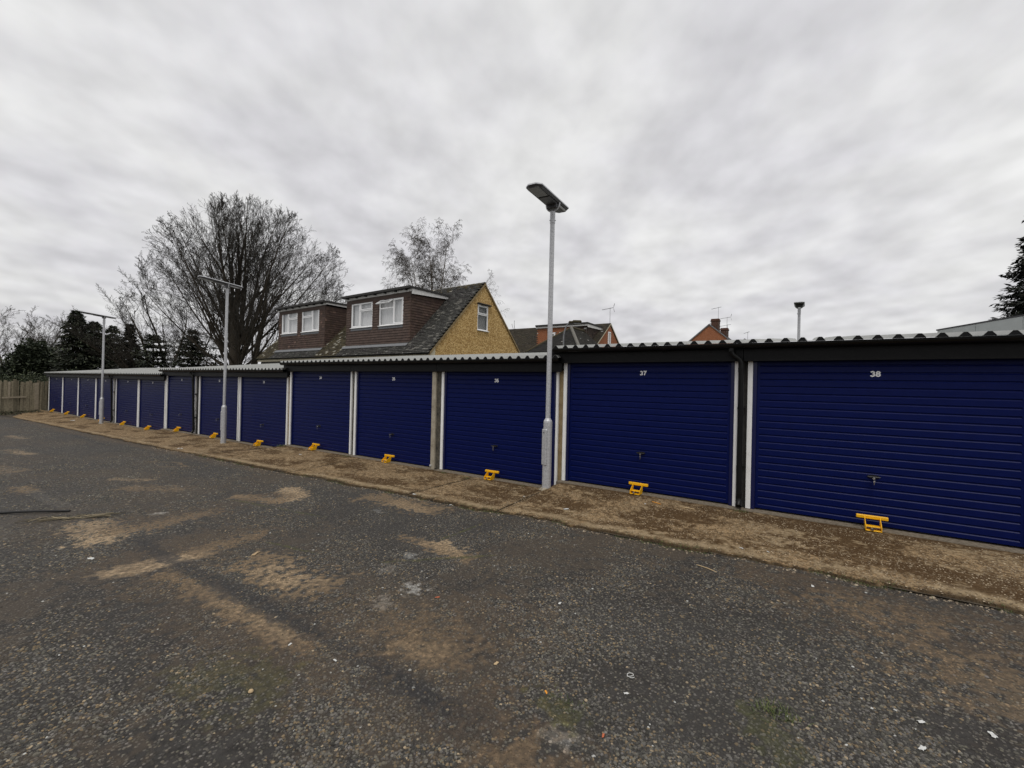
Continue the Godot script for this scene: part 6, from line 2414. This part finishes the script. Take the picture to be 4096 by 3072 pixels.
func make_small_things() -> void:
	var w := [[0.07, 2.23, 0.055, "crumpled white scrap beside the edge of the concrete strip below door thirty-eight"], [-1.58, 3.69, 0.05, "torn white scrap alone on dark tarmac below the nearest lamp post"], [0.51, 3.8, 0.05, "folded white scrap beside others like it on the tarmac"], [0.78, 3.72, 0.06, "folded white scrap beside others like it on the tarmac"], [0.48, 4.01, 0.055, "folded white scrap beside others like it on the tarmac"], [-0.80, 4.41, 0.035, "small white strip near the curled pale string"], [-2.77, 5.18, 0.04, "white flake at the end of the pale trench line"], [-2.37, 5.13, 0.04, "white flake past the end of the pale trench line"], [-5.74, 5.44, 0.1, "long white paper strip on tarmac left of the sandy patches"], [-1.55, 4.59, 0.045, "pale tan scrap beside a mossy spot"]]
	var k := 0
	for s in w:
		scrap("paper_scrap", s[3], "litter", s[0], s[1], Vector2(s[2] * 0.7, s[2] * 0.36), M.paper if k != 9 else M.tan_scrap, 300 + k, "folded white scraps" if k in [2, 3, 4] else "")
		k += 1
	var on_slab := [[-27.91, 0.82, 0.16, "white litter on the strip near the third door from the fence"], [-20.68, 0.46, 0.08, "white litter below the step between lowest and second roof"], [-14.06, 1.68, 0.12, "white litter at the strip's edge before the middle lamp post"], [-10.1, 0.66, 0.11, "white litter on the strip before door thirty-four"], [-1.86, 0.56, 0.035, "white scrap beside the orange stick on the strip"], [-3.58, 1.0, 0.04, "white pebble-like scrap on the strip below the nearest lamp post"], [-2.71, 1.32, 0.07, "white curl of litter at the strip's edge before door thirty-seven"], [-0.54, 1.6, 0.035, "pale scrap on the strip's edge below the downpipe of number thirty-seven, one of two"], [-0.3, 1.58, 0.035, "pale scrap on the strip's edge below the downpipe of number thirty-seven, one of two"], [-4.29, 1.86, 0.06, "white litter in the mossy edge before door thirty-six"], [-5.11, 1.8, 0.06, "white litter where the strip's joint meets its mossy edge"]]
	for s in on_slab:
		scrap("paper_scrap", s[3], "litter", s[0], s[1], Vector2(s[2], s[2] * 0.5), M.paper, 340 + k, "pale scraps by the downpipe" if s[3].ends_with("one of two") else "")
		k += 1
	scrap("fallen_leaf", "orange leaf on dark tarmac beside the white splash", "leaf", -2.44, 4.15, Vector2(0.035, 0.014), M.red_scrap, 401)
	scrap("fallen_leaf", "yellow leaf beside the mossy spot on the tarmac", "leaf", -1.17, 4.65, Vector2(0.026, 0.009), M.orange, 402)
	scrap("fallen_leaf", "orange and white leaf near the bottom of the brown patch", "leaf", -0.79, 4.77, Vector2(0.026, 0.01), M.red_scrap, 403)
	scrap("fallen_leaf", "tan leaf on tarmac above the speckled sandy patch", "leaf", -4.59, 4.48, Vector2(0.11, 0.035), M.tan_scrap, 404)
	var st := new_st()
	# a pebble
	var p := Vector3(-2.5, tarmac_y(-2.5, 5.56), 5.56)
	lathe(st, [Vector2(0.0, 0.0), Vector2(0.011, 0.002), Vector2(0.014, 0.008), Vector2(0.01, 0.015), Vector2(0.0, 0.017)], 9)
	var peb := part(self, "pebble", done(st), M.tan_scrap, p)
	tag(peb, "single rounded tan pebble alone on the bare tarmac", "pebble")
	# curled string
	st = new_st()
	var pts := []
	var rs := []
	for i in 22:
		var a := i * 0.42
		var rad := 0.022 - i * 0.0004
		pts.append(Vector3(cos(a) * rad, 0.005 + 0.0005 * i, sin(a) * rad + (0.0 if i < 18 else (i - 17) * 0.006)))
		rs.append(0.0022)
	tube(st, pts, rs, 6)
	var cs := part(self, "plastic_tie", done(st), M.paper, Vector3(-0.83, tarmac_y(-0.83, 4.25), 4.25))
	tag(cs, "pale curled plastic tie lying on the tarmac", "cable tie")
	# orange stick on the strip
	st = new_st()
	tube(st, [Vector3(-0.07, 0.006, -0.03), Vector3(0.0, 0.008, 0.0), Vector3(0.07, 0.006, 0.035)], [0.005, 0.006, 0.004], 6)
	var os := part(self, "orange_stick", done(st), M.orange, Vector3(-1.74, apron_y(-1.74, 0.43), 0.43))
	tag(os, "thin orange stick lying on the strip before door thirty-seven", "stick")
	st = new_st()
	tube(st, [Vector3(-0.09, 0.006, 0.0), Vector3(0.0, 0.01, 0.012), Vector3(0.1, 0.006, 0.0)], [0.006, 0.009, 0.005], 6)
	var ts := part(self, "wood_chip", done(st), M.tan_scrap, Vector3(-1.33, apron_y(-1.33, 0.45), 0.45))
	tag(ts, "pale splinter of wood near the orange stick", "stick")
	st = new_st()
	tube(st, [Vector3(-0.1, 0.006, -0.03), Vector3(0.0, 0.008, 0.0), Vector3(0.09, 0.005, 0.04)], [0.004, 0.005, 0.003], 6)
	var tw := part(self, "twig", done(st), M.tan_scrap, Vector3(-0.75, tarmac_y(-0.75, 2.3), 2.3))
	tag(tw, "thin tan twig on the tarmac below door thirty-seven", "stick")
	# black rubber strip by a small hollow full of debris
	st = new_st()
	var a0 := Vector3(-8.85, 0, 5.62)
	var a1 := Vector3(-8.25, 0, 5.06)
	pts = []
	rs = []
	for i in 9:
		var s := i / 8.0
		var q := a0.lerp(a1, s) + Vector3(0.0, 0.014 + 0.02 * sin(s * PI), 0.05 * sin(s * PI))
		q.y += tarmac_y(q.x, q.z)
		pts.append(q - Vector3(-8.5, tarmac_y(-8.5, 5.3), 5.3))
		rs.append(0.016)
	tube(st, pts, rs, 8)
	var rb := part(self, "rubber_hose", done(st), M.rubber, Vector3(-8.5, tarmac_y(-8.5, 5.3), 5.3))
	tag(rb, "length of black rubber hose lying beside twig debris on the tarmac", "hose")
	var xf := []
	st = new_st()
	tube(st, [Vector3(-0.5, 0, 0), Vector3(0.0, 0.06, 0.05), Vector3(0.5, 0, 0)], [0.03, 0.035, 0.02], 5)
	var twig := done(st)
	var cols := []
	for i in 70:
		var s := rng.randf()
		var q := Vector3(-8.05, 0, 5.45).lerp(Vector3(-7.6, 0, 4.85), s) + Vector3(rng.randfn(0, 0.07), 0, rng.randfn(0, 0.07))
		q.y = tarmac_y(q.x, q.z) + 0.006 + 0.01 * rng.randf()
		var ln := rng.randf_range(0.05, 0.22)
		xf.append(Transform3D(Basis(Vector3.UP, rng.randfn(0.85, 0.5)).scaled_local(Vector3(ln, ln * 0.8, ln * 0.8)), q))
		cols.append(Color(0.03, 0.025, 0.015).lerp(Color(0.36, 0.30, 0.19), pow(rng.randf(), 1.5)))
	scatter("twig_debris", "heap of twigs and straw beside the black hose on the tarmac", "debris", twig, M.chip, xf, cols)
	# grass and moss along the joint between strip and tarmac, and in tufts
	st = new_st()
	quad(st, Vector3(-0.05, 0, 0), Vector3(-0.03, 0.6, 0.1), Vector3(0.03, 0.6, 0.1), Vector3(0.05, 0, 0))
	poly(st, [Vector3(-0.03, 0.6, 0.1), Vector3(0, 1.0, 0.35), Vector3(0.03, 0.6, 0.1)])
	var blade := done(st)
	xf = []
	cols = []
	var clump := FastNoiseLite.new()
	clump.seed = 2
	clump.frequency = 1.1
	for i in 9000:
		var x := lerpf(-13.0, 2.2, rng.randf())
		if clump.get_noise_1d(x) < 0.12 and rng.randf() > 0.06:
			continue
		var z := apron_edge(x) + rng.randfn(0.02, 0.022)
		grass_blade(xf, cols, x, z, rng.randf_range(0.012, 0.04))
	for c in [[-0.1, 4.11, 0.055, 130, 0.04], [-1.05, 4.66, 0.06, 60, 0.02], [-5.95, 0.22, 0.06, 60, 0.03], [-11.75, 0.22, 0.08, 120, 0.05], [-9.0, 0.2, 0.08, 90, 0.035], [-0.68, 0.2, 0.06, 70, 0.04], [-4.1, 0.2, 0.04, 40, 0.03], [-5.3, 0.3, 0.05, 60, 0.025]]:
		for i in int(c[3]):
			grass_blade(xf, cols, c[0] + rng.randfn(0, c[2]), c[1] + rng.randfn(0, c[2] * 0.6), c[4] * rng.randf_range(0.6, 1.6))
	scatter("grass", "thin green grass and moss in the joint along the concrete strip", "grass", blade, M.leaf, xf, cols)
	# fallen leaves and soil at the foot of the fence
	st = new_st()
	quad(st, Vector3(-0.5, 0.0, 0), Vector3(0, 0.14, 0.4), Vector3(0.5, 0.0, 0), Vector3(0, 0.1, -0.4))
	var leaf := done(st)
	xf = []
	cols = []
	for i in 5200:
		var z := rng.randf_range(0.2, 8.5)
		var x := -37.25 + absf(rng.randfn(0, 0.75))
		if x > -33.5:
			continue
		var y := -0.61 + 0.16 * exp(-(x + 37.25) * 2.2) * rng.randf() + 0.012
		y = maxf(y, ground_y(x, z) + 0.006) if z > 0.3 else y
		var s := rng.randf_range(0.04, 0.1)
		xf.append(Transform3D(Basis.from_euler(Vector3(rng.randfn(0, 0.4), rng.randf() * TAU, rng.randfn(0, 0.4))).scaled_local(Vector3(s, s, s)), Vector3(x, y, z)))
		cols.append(Color(0.03, 0.022, 0.012).lerp(Color(0.14, 0.115, 0.06), rng.randf() * rng.randf()) if rng.randf() < 0.75 else Color(0.04, 0.055, 0.02))
	scatter("leaf_litter", "brown leaf litter and ivy drifted along the foot of the wooden fence", "leaf litter", leaf, M.chip, xf, cols)

func grass_blade(xf: Array, cols: Array, x: float, z: float, h: float) -> void:
	var b := Basis(Vector3.UP, rng.randf() * TAU) * Basis(Vector3(1, 0, 0), rng.randf_range(0.1, 0.9))
	xf.append(Transform3D(b.scaled_local(Vector3(0.03 + h * 0.4, h, h)), Vector3(x, ground_y(x, z) - 0.004, z)))
	cols.append(Color(0.03, 0.05, 0.012).lerp(Color(0.11, 0.13, 0.035), rng.randf()))
